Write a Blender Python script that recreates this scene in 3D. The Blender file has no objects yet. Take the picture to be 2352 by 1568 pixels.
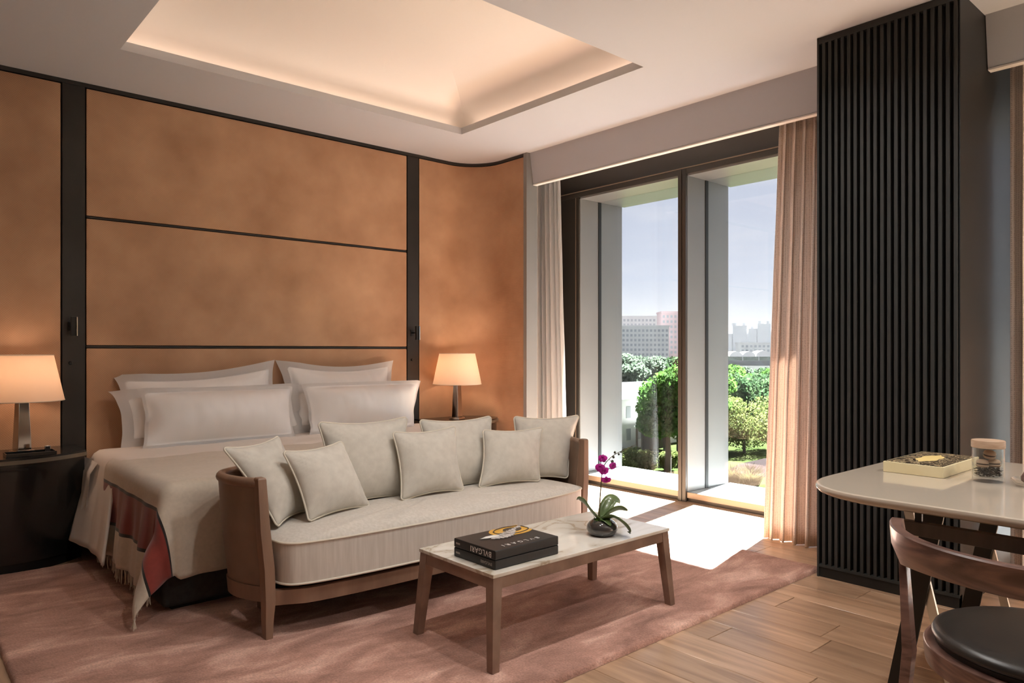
import bpy, bmesh, math, random
from mathutils import Vector, Matrix, noise

S = bpy.context.scene
C = S.collection
PI = math.pi
rnd = random.Random(7)

# ------------------------------------------------------------------ camera
H = 2.815                                   # ceiling height
cam_d = bpy.data.cameras.new('camera')
cam = bpy.data.objects.new('camera', cam_d)
C.objects.link(cam)
cam.location = (0, 0, 1.18)
cam.rotation_euler = (PI / 2, 0, -math.radians(41.379))
cam_d.sensor_width = 36
cam_d.lens = 1652.7 / 2352 * 36
cam_d.shift_y = 21 / 2352
cam_d.clip_start = 0.05
cam_d.clip_end = 6000
S.camera = cam

# ------------------------------------------------------------------ world, sun, exposure
SKY = 0.36
SUN = 44.0
FILL = 4.0  # power of the added fill lamps at the desk end
FILL_BED = 3.6  # power of the added fill lamps nearer the bed
HAZE = 0.00005
S.view_settings.view_transform = 'Standard'
S.view_settings.look = 'None'
S.view_settings.gamma = 1
S.view_settings.use_curve_mapping = False
S.view_settings.exposure = 1.5
S.cycles.caustics_reflective = False
S.cycles.caustics_refractive = False
S.cycles.sample_clamp_indirect = 6.0
S.cycles.max_bounces = 12
S.cycles.diffuse_bounces = 8
S.cycles.glossy_bounces = 4
S.cycles.transmission_bounces = 8
S.cycles.transparent_max_bounces = 12

w = bpy.data.worlds.new('sky')
S.world = w
w.use_nodes = True
nt = w.node_tree
bg = nt.nodes['Background']
tc = nt.nodes.new('ShaderNodeTexCoord')
sp = nt.nodes.new('ShaderNodeSeparateXYZ')
nt.links.new(tc.outputs['Generated'], sp.inputs[0])
rp = nt.nodes.new('ShaderNodeValToRGB')
el = rp.color_ramp.elements
el[0].position = 0.0; el[0].color = (0.76, 0.765, 0.78, 1)
el[1].position = 1.0; el[1].color = (0.42, 0.50, 0.72, 1)
for p, c in ((0.04, (0.74, 0.755, 0.79, 1)), (0.10, (0.64, 0.69, 0.82, 1)), (0.28, (0.56, 0.60, 0.74, 1))):
    e = el.new(p); e.color = c
nt.links.new(sp.outputs['Z'], rp.inputs[0])
mp = nt.nodes.new('ShaderNodeMapping'); mp.inputs['Scale'].default_value = (2.2, 2.2, 14)
nt.links.new(tc.outputs['Generated'], mp.inputs[0])
nz = nt.nodes.new('ShaderNodeTexNoise'); nz.inputs['Scale'].default_value = 1.6; nz.inputs['Detail'].default_value = 6
nt.links.new(mp.outputs[0], nz.inputs['Vector'])
cr = nt.nodes.new('ShaderNodeValToRGB')
cr.color_ramp.elements[0].position = 0.45; cr.color_ramp.elements[0].color = (0, 0, 0, 1)
cr.color_ramp.elements[1].position = 0.78; cr.color_ramp.elements[1].color = (0.6, 0.6, 0.6, 1)
nt.links.new(nz.outputs['Fac'], cr.inputs[0])
mx = nt.nodes.new('ShaderNodeMixRGB'); mx.inputs[2].default_value = (0.92, 0.92, 0.94, 1)
nt.links.new(cr.outputs[0], mx.inputs[0]); nt.links.new(rp.outputs[0], mx.inputs[1])
nt.links.new(mx.outputs[0], bg.inputs[0])
bg.inputs[1].default_value = SKY

sun_d = bpy.data.lights.new('sun', 'SUN')
sun_d.energy = SUN
sun_d.angle = math.radians(0.8)
sun_d.color = (0.90, 0.955, 1.0)
sun = bpy.data.objects.new('sun', sun_d)
C.objects.link(sun)
sun.rotation_euler = Vector((-1, -0.165, -1.24)).to_track_quat('-Z', 'Y').to_euler()
sun.location = (30, 5, 40)

for (y0, y1) in ((2.25, 4.46), (-3.40, 1.04)):          # sampling portals in the window openings
    pd = bpy.data.lights.new('window_portal', 'AREA')
    pd.shape = 'RECTANGLE'; pd.size = y1 - y0; pd.size_y = 2.45
    pd.cycles.is_portal = True
    po = bpy.data.objects.new('window_portal', pd); C.objects.link(po)
    po.location = (5.36, (y0 + y1) / 2, 1.31)
    po.rotation_euler = Vector((-1, 0, 0)).to_track_quat('-Z', 'Z').to_euler()

# ------------------------------------------------------------------ helpers
def V(*a): return Vector(a)

class B:
    """a small mesh collector"""
    def __init__(s): s.v = []; s.f = []; s.uv = None; s.m = []
    def add(s, vs, fs, mi=0):
        n = len(s.v); s.v += [tuple(x) for x in vs]
        s.f += [tuple(i + n for i in f) for f in fs]; s.m += [mi] * len(fs); return s
    def box(s, x0, x1, y0, y1, z0, z1, mi=0):
        vs = [(x, y, z) for z in (z0, z1) for y in (y0, y1) for x in (x0, x1)]
        return s.add(vs, [(0, 2, 3, 1), (4, 5, 7, 6), (0, 1, 5, 4), (2, 6, 7, 3), (0, 4, 6, 2), (1, 3, 7, 5)], mi)
    def hexa(s, lo, hi, mi=0):
        """lo, hi: four xyz points each, in ring order"""
        vs = list(lo) + list(hi)
        return s.add(vs, [(3, 2, 1, 0), (4, 5, 6, 7), (0, 1, 5, 4), (1, 2, 6, 5), (2, 3, 7, 6), (3, 0, 4, 7)], mi)
    def prism(s, pts, z0, z1, mi=0):
        n = len(pts)
        vs = [(p[0], p[1], z0) for p in pts] + [(p[0], p[1], z1) for p in pts]
        fs = [tuple(range(n - 1, -1, -1)), tuple(range(n, 2 * n))]
        fs += [(i, (i + 1) % n, n + (i + 1) % n, n + i) for i in range(n)]
        return s.add(vs, fs, mi)
    def tube(s, pts, r, n=8, closed=False, mi=0):
        pts = [Vector(p) for p in pts]; k = len(pts)
        rr = r if isinstance(r, (list, tuple)) else [r] * k
        vs = []; up = None
        for i, p in enumerate(pts):
            a = pts[(i - 1) % k] if (closed or i > 0) else p
            b = pts[(i + 1) % k] if (closed or i < k - 1) else p
            t = (b - a).normalized() if (b - a).length > 1e-9 else Vector((0, 0, 1))
            if up is None:
                up = Vector((0, 0, 1)) if abs(t.z) < 0.9 else Vector((1, 0, 0))
            x = t.cross(up).normalized(); up = x.cross(t).normalized()
            for j in range(n):
                q = 2 * PI * j / n
                vs.append(p + (x * math.cos(q) + up * math.sin(q)) * rr[i])
        fs = []
        for i in range(k if closed else k - 1):
            for j in range(n):
                a0 = i * n + j; a1 = i * n + (j + 1) % n; i2 = ((i + 1) % k) * n
                fs.append((a0, a1, i2 + (j + 1) % n, i2 + j))
        if not closed:
            fs += [tuple(range(n - 1, -1, -1)), tuple(range((k - 1) * n, k * n))]
        return s.add(vs, fs, mi)
    def lathe(s, prof, c=(0, 0, 0), n=32, mi=0, sx=1, sy=1):
        """prof: (radius, z) list; ends with r=0 are closed to a point"""
        vs = []; fs = []; rings = []
        for r, z in prof:
            if r < 1e-6:
                rings.append([len(vs)]); vs.append((c[0], c[1], c[2] + z))
            else:
                rings.append(list(range(len(vs), len(vs) + n)))
                vs += [(c[0] + r * sx * math.cos(2 * PI * j / n), c[1] + r * sy * math.sin(2 * PI * j / n), c[2] + z) for j in range(n)]
        for a, b in zip(rings, rings[1:]):
            for j in range(n):
                a0, a1 = a[j % len(a)], a[(j + 1) % len(a)]; b0, b1 = b[j % len(b)], b[(j + 1) % len(b)]
                q = []
                for i in (a0, a1, b1, b0):
                    if i not in q: q.append(i)
                if len(q) > 2: fs.append(tuple(q))
        return s.add(vs, fs, mi)
    def grid(s, fn, nu, nv, mi=0):
        vs = [fn(i / nu, j / nv) for j in range(nv + 1) for i in range(nu + 1)]
        fs = [(j * (nu + 1) + i, j * (nu + 1) + i + 1, (j + 1) * (nu + 1) + i + 1, (j + 1) * (nu + 1) + i) for j in range(nv) for i in range(nu)]
        return s.add(vs, fs, mi)

def obj(name, b, mat, parent=None, smooth=False, bevel=0, seg=2, angle=40):
    me = bpy.data.meshes.new(name)
    me.from_pydata(b.v, [], b.f)
    mats = mat if isinstance(mat, (list, tuple)) else [mat]
    for m in mats: me.materials.append(m)
    if len(mats) > 1:
        for p, mi in zip(me.polygons, b.m): p.material_index = mi
    bm = bmesh.new(); bm.from_mesh(me)
    bmesh.ops.recalc_face_normals(bm, faces=bm.faces)
    if bevel:
        es = [e for e in bm.edges if len(e.link_faces) == 2 and e.calc_face_angle(0) > math.radians(30)]
        bmesh.ops.bevel(bm, geom=es, offset=bevel, segments=seg, affect='EDGES', profile=0.5, clamp_overlap=True)
    if smooth or bevel:
        lim = math.radians(angle)
        for f in bm.faces: f.smooth = True
        for e in bm.edges:
            if len(e.link_faces) == 2 and e.calc_face_angle(0) > lim: e.smooth = False
    bm.to_mesh(me); bm.free()
    o = bpy.data.objects.new(name, me); C.objects.link(o)
    if (smooth or bevel) and angle <= 60:
        wn_ = o.modifiers.new('weighted_normal', 'WEIGHTED_NORMAL'); wn_.keep_sharp = True; wn_.weight = 90
    if parent:
        o.parent = parent
        loc = Vector(parent.location)
        pp = parent.parent
        o.matrix_parent_inverse = root_inv(parent)
    return o

def root_inv(p):
    m = Matrix.Identity(4); chain = []
    while p:
        chain.append(p); p = p.parent
    for q in reversed(chain):
        m = m @ q.matrix_parent_inverse @ Matrix.LocRotScale(q.location, q.rotation_euler, q.scale)
    return m.inverted()

def tag(o, label=None, cat=None, group=None, kind=None):
    if label: o['label'] = label
    if cat: o['category'] = cat
    if group: o['group'] = group
    if kind: o['kind'] = kind
    return o

def thing(name, loc, label=None, cat=None, group=None, kind=None):
    o = bpy.data.objects.new(name, None); C.objects.link(o)
    o.location = loc; o.empty_display_size = 0.1
    return tag(o, label, cat, group, kind)

def keep_mesh(o):
    me = o.data; bpy.data.objects.remove(o); return me

def share(name, me, parent=None, loc=(0, 0, 0), rot=(0, 0, 0), scale=(1, 1, 1)):
    """another object on shared mesh data, placed in world space"""
    o = bpy.data.objects.new(name, me); C.objects.link(o)
    o.location = loc; o.rotation_euler = rot; o.scale = scale
    if parent:
        o.parent = parent; o.matrix_parent_inverse = root_inv(parent)
    return o

def copy_tree(o, parent=None):
    c = o.copy(); C.objects.link(c)
    if parent: c.parent = parent
    for ch in list(o.children): copy_tree(ch, c)
    return c

def catmull(pts, n=8, closed=False):
    pts = [Vector(p) for p in pts]; out = []; k = len(pts)
    for i in range(k if closed else k - 1):
        p0 = pts[(i - 1) % k] if (closed or i > 0) else pts[0] * 2 - pts[1]
        p1 = pts[i]; p2 = pts[(i + 1) % k]
        p3 = pts[(i + 2) % k] if (closed or i < k - 2) else pts[k - 1] * 2 - pts[k - 2]
        for j in range(n):
            t = j / n
            out.append(0.5 * ((2 * p1) + (p2 - p0) * t + (2 * p0 - 5 * p1 + 4 * p2 - p3) * t * t + (3 * p1 - p0 - 3 * p2 + p3) * t ** 3))
    if not closed: out.append(pts[-1])
    return out

# ------------------------------------------------------------------ materials
def nodes(name):
    m = bpy.data.materials.new(name); m.use_nodes = True
    t = m.node_tree; b = t.nodes['Principled BSDF']
    return m, t, b

def mat(name, col, rough=0.5, metal=0.0, col2=None, scale=6.0, stretch=(1, 1, 1), detail=4, bump=0.0, bscale=120.0,
        bstretch=None, coat=0.0, sheen=0.0, spec=0.5, lo=0.35, hi=0.65, rnd_amt=0.0, coords='Object', dist=0.0):
    m, t, b = nodes(name)
    L = t.links.new
    b.inputs['Base Color'].default_value = (*col, 1)
    b.inputs['Roughness'].default_value = rough
    b.inputs['Metallic'].default_value = metal
    b.inputs['Coat Weight'].default_value = coat
    b.inputs['Coat Roughness'].default_value = 0.08
    b.inputs['Sheen Weight'].default_value = sheen
    b.inputs['Specular IOR Level'].default_value = spec
    tc = t.nodes.new('ShaderNodeTexCoord')
    col_out = None
    if col2:
        mp = t.nodes.new('ShaderNodeMapping'); mp.inputs['Scale'].default_value = stretch
        L(tc.outputs[coords], mp.inputs[0])
        n = t.nodes.new('ShaderNodeTexNoise'); n.inputs['Scale'].default_value = scale; n.inputs['Detail'].default_value = detail
        n.inputs['Distortion'].default_value = dist
        if rnd_amt:
            oi = t.nodes.new('ShaderNodeObjectInfo')
            n.noise_dimensions = '4D'
            mw = t.nodes.new('ShaderNodeMath'); mw.operation = 'MULTIPLY'; mw.inputs[1].default_value = 40
            L(oi.outputs['Random'], mw.inputs[0]); L(mw.outputs[0], n.inputs['W'])
        L(mp.outputs[0], n.inputs['Vector'])
        r = t.nodes.new('ShaderNodeValToRGB')
        r.color_ramp.elements[0].position = lo; r.color_ramp.elements[0].color = (*col, 1)
        r.color_ramp.elements[1].position = hi; r.color_ramp.elements[1].color = (*col2, 1)
        L(n.outputs['Fac'], r.inputs[0]); col_out = r.outputs[0]
        if rnd_amt:
            hs = t.nodes.new('ShaderNodeHueSaturation')
            mr = t.nodes.new('ShaderNodeMapRange'); mr.inputs['To Min'].default_value = 1 - rnd_amt; mr.inputs['To Max'].default_value = 1 + rnd_amt
            L(oi.outputs['Random'], mr.inputs[0]); L(mr.outputs[0], hs.inputs['Value']); L(col_out, hs.inputs['Color']); col_out = hs.outputs[0]
        L(col_out, b.inputs['Base Color'])
    if bump:
        mp2 = t.nodes.new('ShaderNodeMapping'); mp2.inputs['Scale'].default_value = bstretch or stretch
        L(tc.outputs[coords], mp2.inputs[0])
        n2 = t.nodes.new('ShaderNodeTexNoise'); n2.inputs['Scale'].default_value = bscale; n2.inputs['Detail'].default_value = 3
        L(mp2.outputs[0], n2.inputs['Vector'])
        bu = t.nodes.new('ShaderNodeBump'); bu.inputs['Strength'].default_value = bump; bu.inputs['Distance'].default_value = 0.004
        L(n2.outputs['Fac'], bu.inputs['Height']); L(bu.outputs[0], b.inputs['Normal'])
    return m

def leather_mat():
    m, t, b = nodes('tan_woven_leather'); L = t.links.new
    tc = t.nodes.new('ShaderNodeTexCoord')
    n = t.nodes.new('ShaderNodeTexNoise'); n.inputs['Scale'].default_value = 2.6; n.inputs['Detail'].default_value = 7
    L(tc.outputs['Object'], n.inputs['Vector'])
    r = t.nodes.new('ShaderNodeValToRGB')
    r.color_ramp.elements[0].position = 0.3; r.color_ramp.elements[0].color = (0.40, 0.225, 0.128, 1)
    r.color_ramp.elements[1].position = 0.72; r.color_ramp.elements[1].color = (0.59, 0.37, 0.225, 1)
    L(n.outputs['Fac'], r.inputs[0])
    hs = []
    for a in (PI / 4, -PI / 4):
        mp = t.nodes.new('ShaderNodeMapping'); mp.inputs['Rotation'].default_value = (0, a, 0)
        L(tc.outputs['Object'], mp.inputs[0])
        wv = t.nodes.new('ShaderNodeTexWave'); wv.bands_direction = 'X'; wv.inputs['Scale'].default_value = 34; wv.inputs['Distortion'].default_value = 2.5
        wv.inputs['Detail'].default_value = 3; wv.inputs['Detail Scale'].default_value = 1.2
        L(mp.outputs[0], wv.inputs['Vector']); hs.append(wv.outputs['Fac'])
    ad = t.nodes.new('ShaderNodeMath'); ad.operation = 'ADD'; L(hs[0], ad.inputs[0]); L(hs[1], ad.inputs[1])
    mr = t.nodes.new('ShaderNodeMapRange'); mr.inputs['From Max'].default_value = 2; mr.inputs['To Min'].default_value = 0.90; mr.inputs['To Max'].default_value = 1.07
    L(ad.outputs[0], mr.inputs[0])
    hv = t.nodes.new('ShaderNodeHueSaturation'); L(r.outputs[0], hv.inputs['Color']); L(mr.outputs[0], hv.inputs['Value'])
    L(hv.outputs[0], b.inputs['Base Color'])
    bu = t.nodes.new('ShaderNodeBump'); bu.inputs['Strength'].default_value = 0.12; bu.inputs['Distance'].default_value = 0.003
    L(ad.outputs[0], bu.inputs['Height']); L(bu.outputs[0], b.inputs['Normal'])
    b.inputs['Roughness'].default_value = 0.62
    b.inputs['Specular IOR Level'].default_value = 0.35
    return m

def curtain_mat():
    m, t, b = nodes('blush_dotted_curtain'); L = t.links.new
    tc = t.nodes.new('ShaderNodeTexCoord')
    vo = t.nodes.new('ShaderNodeTexVoronoi'); vo.inputs['Scale'].default_value = 95; vo.inputs['Randomness'].default_value = 0.25
    L(tc.outputs['Object'], vo.inputs['Vector'])
    r = t.nodes.new('ShaderNodeValToRGB')
    r.color_ramp.elements[0].position = 0.15; r.color_ramp.elements[0].color = (0.54, 0.44, 0.375, 1)
    r.color_ramp.elements[1].position = 0.5; r.color_ramp.elements[1].color = (0.86, 0.75, 0.67, 1)
    L(vo.outputs['Distance'], r.inputs[0]); L(r.outputs[0], b.inputs['Base Color'])
    bu = t.nodes.new('ShaderNodeBump'); bu.inputs['Strength'].default_value = 0.3; bu.inputs['Distance'].default_value = 0.003
    L(vo.outputs['Distance'], bu.inputs['Height']); L(bu.outputs[0], b.inputs['Normal'])
    b.inputs['Roughness'].default_value = 0.85; b.inputs['Sheen Weight'].default_value = 0.3
    tl = t.nodes.new('ShaderNodeBsdfTranslucent'); tl.inputs[0].default_value = (0.70, 0.56, 0.46, 1)
    ms = t.nodes.new('ShaderNodeMixShader'); ms.inputs[0].default_value = 0.22
    out = t.nodes['Material Output']
    L(b.outputs[0], ms.inputs[1]); L(tl.outputs[0], ms.inputs[2]); L(ms.outputs[0], out.inputs[0])
    return m

def translucent_mat(name, col, tcol, fac, rough=0.8):
    m, t, b = nodes(name); L = t.links.new
    b.inputs['Base Color'].default_value = (*col, 1); b.inputs['Roughness'].default_value = rough
    tl = t.nodes.new('ShaderNodeBsdfTranslucent'); tl.inputs[0].default_value = (*tcol, 1)
    ms = t.nodes.new('ShaderNodeMixShader'); ms.inputs[0].default_value = fac
    out = t.nodes['Material Output']
    L(b.outputs[0], ms.inputs[1]); L(tl.outputs[0], ms.inputs[2]); L(ms.outputs[0], out.inputs[0])
    return m

def pane_mat():
    m, t, b = nodes('window_glass'); L = t.links.new
    t.nodes.remove(b)
    tr = t.nodes.new('ShaderNodeBsdfTransparent'); tr.inputs[0].default_value = (0.975, 0.98, 0.98, 1)
    gl = t.nodes.new('ShaderNodeBsdfGlossy'); gl.inputs['Roughness'].default_value = 0.02
    lw = t.nodes.new('ShaderNodeLayerWeight'); lw.inputs[0].default_value = 0.5
    pw = t.nodes.new('ShaderNodeMath'); pw.operation = 'POWER'; pw.inputs[1].default_value = 4.0
    fr = t.nodes.new('ShaderNodeMath'); fr.operation = 'MULTIPLY_ADD'; fr.inputs[1].default_value = 0.8; fr.inputs[2].default_value = 0.035
    L(lw.outputs['Facing'], pw.inputs[0]); L(pw.outputs[0], fr.inputs[0])
    ms = t.nodes.new('ShaderNodeMixShader')
    L(fr.outputs[0], ms.inputs[0]); L(tr.outputs[0], ms.inputs[1]); L(gl.outputs[0], ms.inputs[2])
    L(ms.outputs[0], t.nodes['Material Output'].inputs[0])
    return m

def glass_mat(name, col=(1, 1, 1), rough=0.0):
    m, t, b = nodes(name)
    b.inputs['Base Color'].default_value = (*col, 1)
    b.inputs['Transmission Weight'].default_value = 1.0
    b.inputs['Roughness'].default_value = rough
    b.inputs['IOR'].default_value = 1.48
    return m

def thin_glass(name):
    m, t, b = nodes(name); L = t.links.new
    t.nodes.remove(b)
    tr = t.nodes.new('ShaderNodeBsdfTransparent'); tr.inputs[0].default_value = (0.97, 0.98, 0.97, 1)
    gl = t.nodes.new('ShaderNodeBsdfGlossy'); gl.inputs['Roughness'].default_value = 0.03
    lw = t.nodes.new('ShaderNodeLayerWeight'); lw.inputs[0].default_value = 0.5
    pw = t.nodes.new('ShaderNodeMath'); pw.operation = 'POWER'; pw.inputs[1].default_value = 3.0
    fr = t.nodes.new('ShaderNodeMath'); fr.operation = 'MULTIPLY_ADD'; fr.inputs[1].default_value = 0.75; fr.inputs[2].default_value = 0.05
    L(lw.outputs['Facing'], pw.inputs[0]); L(pw.outputs[0], fr.inputs[0])
    ms = t.nodes.new('ShaderNodeMixShader')
    L(fr.outputs[0], ms.inputs[0]); L(tr.outputs[0], ms.inputs[1]); L(gl.outputs[0], ms.inputs[2])
    L(ms.outputs[0], t.nodes['Material Output'].inputs[0])
    return m

def emit(name, col, s):
    m, t, b = nodes(name)
    b.inputs['Base Color'].default_value = (0.8, 0.8, 0.8, 1)
    b.inputs['Emission Color'].default_value = (*col, 1)
    b.inputs['Emission Strength'].default_value = s
    return m

def wood_floor():
    m, t, b = nodes('oak_plank'); L = t.links.new
    tc = t.nodes.new('ShaderNodeTexCoord'); oi = t.nodes.new('ShaderNodeObjectInfo')
    ofs = t.nodes.new('ShaderNodeVectorMath'); ofs.operation = 'MULTIPLY_ADD'
    L(oi.outputs['Random'], ofs.inputs[0]); ofs.inputs[1].default_value = (17, 31, 7); L(tc.outputs['Object'], ofs.inputs[2])
    mp = t.nodes.new('ShaderNodeMapping'); mp.inputs['Scale'].default_value = (9, 0.8, 9)
    L(ofs.outputs[0], mp.inputs[0])
    n = t.nodes.new('ShaderNodeTexNoise'); n.inputs['Scale'].default_value = 1.6; n.inputs['Detail'].default_value = 7; n.inputs['Distortion'].default_value = 1.2
    L(mp.outputs[0], n.inputs['Vector'])
    r = t.nodes.new('ShaderNodeValToRGB')
    r.color_ramp.elements[0].position = 0.28; r.color_ramp.elements[0].color = (0.30, 0.185, 0.112, 1)
    r.color_ramp.elements[1].position = 0.74; r.color_ramp.elements[1].color = (0.58, 0.395, 0.26, 1)
    e = r.color_ramp.elements.new(0.5); e.color = (0.455, 0.295, 0.185, 1)
    L(n.outputs['Fac'], r.inputs[0])
    mp2 = t.nodes.new('ShaderNodeMapping'); mp2.inputs['Scale'].default_value = (60, 3, 60); L(ofs.outputs[0], mp2.inputs[0])
    n2 = t.nodes.new('ShaderNodeTexNoise'); n2.inputs['Scale'].default_value = 2.2; n2.inputs['Detail'].default_value = 4; n2.inputs['Distortion'].default_value = 0.8; L(mp2.outputs[0], n2.inputs['Vector'])
    mr = t.nodes.new('ShaderNodeMapRange'); mr.inputs['To Min'].default_value = 0.86; mr.inputs['To Max'].default_value = 1.1; L(n2.outputs['Fac'], mr.inputs[0])
    mr2 = t.nodes.new('ShaderNodeMapRange'); mr2.inputs['To Min'].default_value = 0.80; mr2.inputs['To Max'].default_value = 1.18; L(oi.outputs['Random'], mr2.inputs[0])
    mu = t.nodes.new('ShaderNodeMath'); mu.operation = 'MULTIPLY'; L(mr.outputs[0], mu.inputs[0]); L(mr2.outputs[0], mu.inputs[1])
    hs = t.nodes.new('ShaderNodeHueSaturation'); L(r.outputs[0], hs.inputs['Color']); L(mu.outputs[0], hs.inputs['Value'])
    L(hs.outputs[0], b.inputs['Base Color'])
    rr = t.nodes.new('ShaderNodeMapRange'); rr.inputs['To Min'].default_value = 0.24; rr.inputs['To Max'].default_value = 0.40; L(n2.outputs['Fac'], rr.inputs[0])
    L(rr.outputs[0], b.inputs['Roughness'])
    bu = t.nodes.new('ShaderNodeBump'); bu.inputs['Strength'].default_value = 0.22; bu.inputs['Distance'].default_value = 0.002
    L(n2.outputs['Fac'], bu.inputs['Height']); L(bu.outputs[0], b.inputs['Normal'])
    b.inputs['Specular IOR Level'].default_value = 0.75
    return m

def rug_mat():
    m, t, b = nodes('rose_pile'); L = t.links.new
    tc = t.nodes.new('ShaderNodeTexCoord')
    mp = t.nodes.new('ShaderNodeMapping'); mp.inputs['Scale'].default_value = (1.5, 3.2, 1); mp.inputs['Rotation'].default_value = (0, 0, 0.35)
    L(tc.outputs['Object'], mp.inputs[0])
    n = t.nodes.new('ShaderNodeTexNoise'); n.inputs['Scale'].default_value = 1.9; n.inputs['Detail'].default_value = 6; n.inputs['Roughness'].default_value = 0.62; n.inputs['Distortion'].default_value = 0.6
    L(mp.outputs[0], n.inputs['Vector'])
    r = t.nodes.new('ShaderNodeValToRGB')
    r.color_ramp.elements[0].position = 0.32; r.color_ramp.elements[0].color = (0.25, 0.125, 0.092, 1)
    r.color_ramp.elements[1].position = 0.72; r.color_ramp.elements[1].color = (0.80, 0.53, 0.43, 1)
    e = r.color_ramp.elements.new(0.52); e.color = (0.47, 0.26, 0.20, 1)
    L(n.outputs['Fac'], r.inputs[0])
    n2 = t.nodes.new('ShaderNodeTexNoise'); n2.inputs['Scale'].default_value = 130; n2.inputs['Detail'].default_value = 3; L(tc.outputs['Object'], n2.inputs['Vector'])
    mr = t.nodes.new('ShaderNodeMapRange'); mr.inputs['From Min'].default_value = 0.25; mr.inputs['From Max'].default_value = 0.75; mr.inputs['To Min'].default_value = 0.72; mr.inputs['To Max'].default_value = 1.22; L(n2.outputs['Fac'], mr.inputs[0])
    hs = t.nodes.new('ShaderNodeHueSaturation'); L(r.outputs[0], hs.inputs['Color']); L(mr.outputs[0], hs.inputs['Value']); L(hs.outputs[0], b.inputs['Base Color'])
    bu = t.nodes.new('ShaderNodeBump'); bu.inputs['Strength'].default_value = 0.7; bu.inputs['Distance'].default_value = 0.006
    L(n2.outputs['Fac'], bu.inputs['Height']); L(bu.outputs[0], b.inputs['Normal'])
    b.inputs['Roughness'].default_value = 0.9; b.inputs['Sheen Weight'].default_value = 0.25; b.inputs['Sheen Tint'].default_value = (1, 0.75, 0.65, 1)
    return m

def marble_mat():
    m, t, b = nodes('veined_marble'); L = t.links.new
    tc = t.nodes.new('ShaderNodeTexCoord')
    mp = t.nodes.new('ShaderNodeMapping'); mp.inputs['Scale'].default_value = (1.0, 2.0, 1.0); mp.inputs['Rotation'].default_value = (0, 0, 0.5)
    L(tc.outputs['Object'], mp.inputs[0])
    n = t.nodes.new('ShaderNodeTexNoise'); n.inputs['Scale'].default_value = 2.6; n.inputs['Detail'].default_value = 6; n.inputs['Distortion'].default_value = 1.6; L(mp.outputs[0], n.inputs['Vector'])
    r = t.nodes.new('ShaderNodeValToRGB')
    els = r.color_ramp.elements
    els[0].position = 0.25; els[0].color = (0.64, 0.60, 0.53, 1)
    els[1].position = 0.8; els[1].color = (0.74, 0.70, 0.62, 1)
    for p, c in ((0.39, (0.60, 0.55, 0.47, 1)), (0.415, (0.40, 0.33, 0.24, 1)), (0.44, (0.60, 0.55, 0.47, 1)), (0.58, (0.70, 0.67, 0.61, 1))):
        e = els.new(p); e.color = c
    L(n.outputs['Fac'], r.inputs[0]); L(r.outputs[0], b.inputs['Base Color'])
    b.inputs['Roughness'].default_value = 0.07
    return m

def blanket_mat():
    """cream throw with a red band between two dark lines; UV.x is metres from the fringed edge"""
    m, t, b = nodes('cream_throw_red_band'); L = t.links.new
    uv = t.nodes.new('ShaderNodeUVMap'); uv.uv_map = 'UVMap'
    s = t.nodes.new('ShaderNodeSeparateXYZ'); L(uv.outputs[0], s.inputs[0])
    r = t.nodes.new('ShaderNodeValToRGB'); r.color_ramp.interpolation = 'CONSTANT'
    els = r.color_ramp.elements
    cream = (0.60, 0.53, 0.43, 1); dark = (0.015, 0.012, 0.010, 1); red = (0.22, 0.032, 0.022, 1)
    els[0].position = 0; els[0].color = cream
    els[1].position = 0.150; els[1].color = dark
    for p, c in ((0.165, red), (0.345, dark), (0.360, cream)):
        e = els.new(p); e.color = c
    L(s.outputs[0], r.inputs[0])
    n = t.nodes.new('ShaderNodeTexNoise'); n.inputs['Scale'].default_value = 60; n.inputs['Detail'].default_value = 3
    tc = t.nodes.new('ShaderNodeTexCoord'); L(tc.outputs['Object'], n.inputs['Vector'])
    mr = t.nodes.new('ShaderNodeMapRange'); mr.inputs['To Min'].default_value = 0.85; mr.inputs['To Max'].default_value = 1.12; L(n.outputs['Fac'], mr.inputs[0])
    hs = t.nodes.new('ShaderNodeHueSaturation'); L(r.outputs[0], hs.inputs['Color']); L(mr.outputs[0], hs.inputs['Value'])
    L(hs.outputs[0], b.inputs['Base Color'])
    b.inputs['Roughness'].default_value = 0.9; b.inputs['Sheen Weight'].default_value = 0.4
    return m

def print_mat():
    """dark filigree print with a pale plaque in the middle; object space metres around the box centre"""
    m, t, b = nodes('filigree_print'); L = t.links.new
    tc = t.nodes.new('ShaderNodeTexCoord')
    v = t.nodes.new('ShaderNodeTexVoronoi'); v.feature = 'DISTANCE_TO_EDGE'; v.inputs['Scale'].default_value = 60
    n = t.nodes.new('ShaderNodeTexNoise'); n.inputs['Scale'].default_value = 45; n.inputs['Detail'].default_value = 5; n.inputs['Distortion'].default_value = 3
    L(tc.outputs['Object'], n.inputs['Vector']); L(n.outputs['Color'], v.inputs['Vector'])
    L(tc.outputs['Object'], v.inputs['Vector'])
    r = t.nodes.new('ShaderNodeValToRGB')
    r.color_ramp.elements[0].position = 0.50; r.color_ramp.elements[0].color = (0.02, 0.015, 0.012, 1)
    r.color_ramp.elements[1].position = 0.60; r.color_ramp.elements[1].color = (0.62, 0.48, 0.28, 1)
    L(n.outputs['Fac'], r.inputs[0]); L(r.outputs[0], b.inputs['Base Color'])
    b.inputs['Roughness'].default_value = 0.35
    return m

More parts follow.
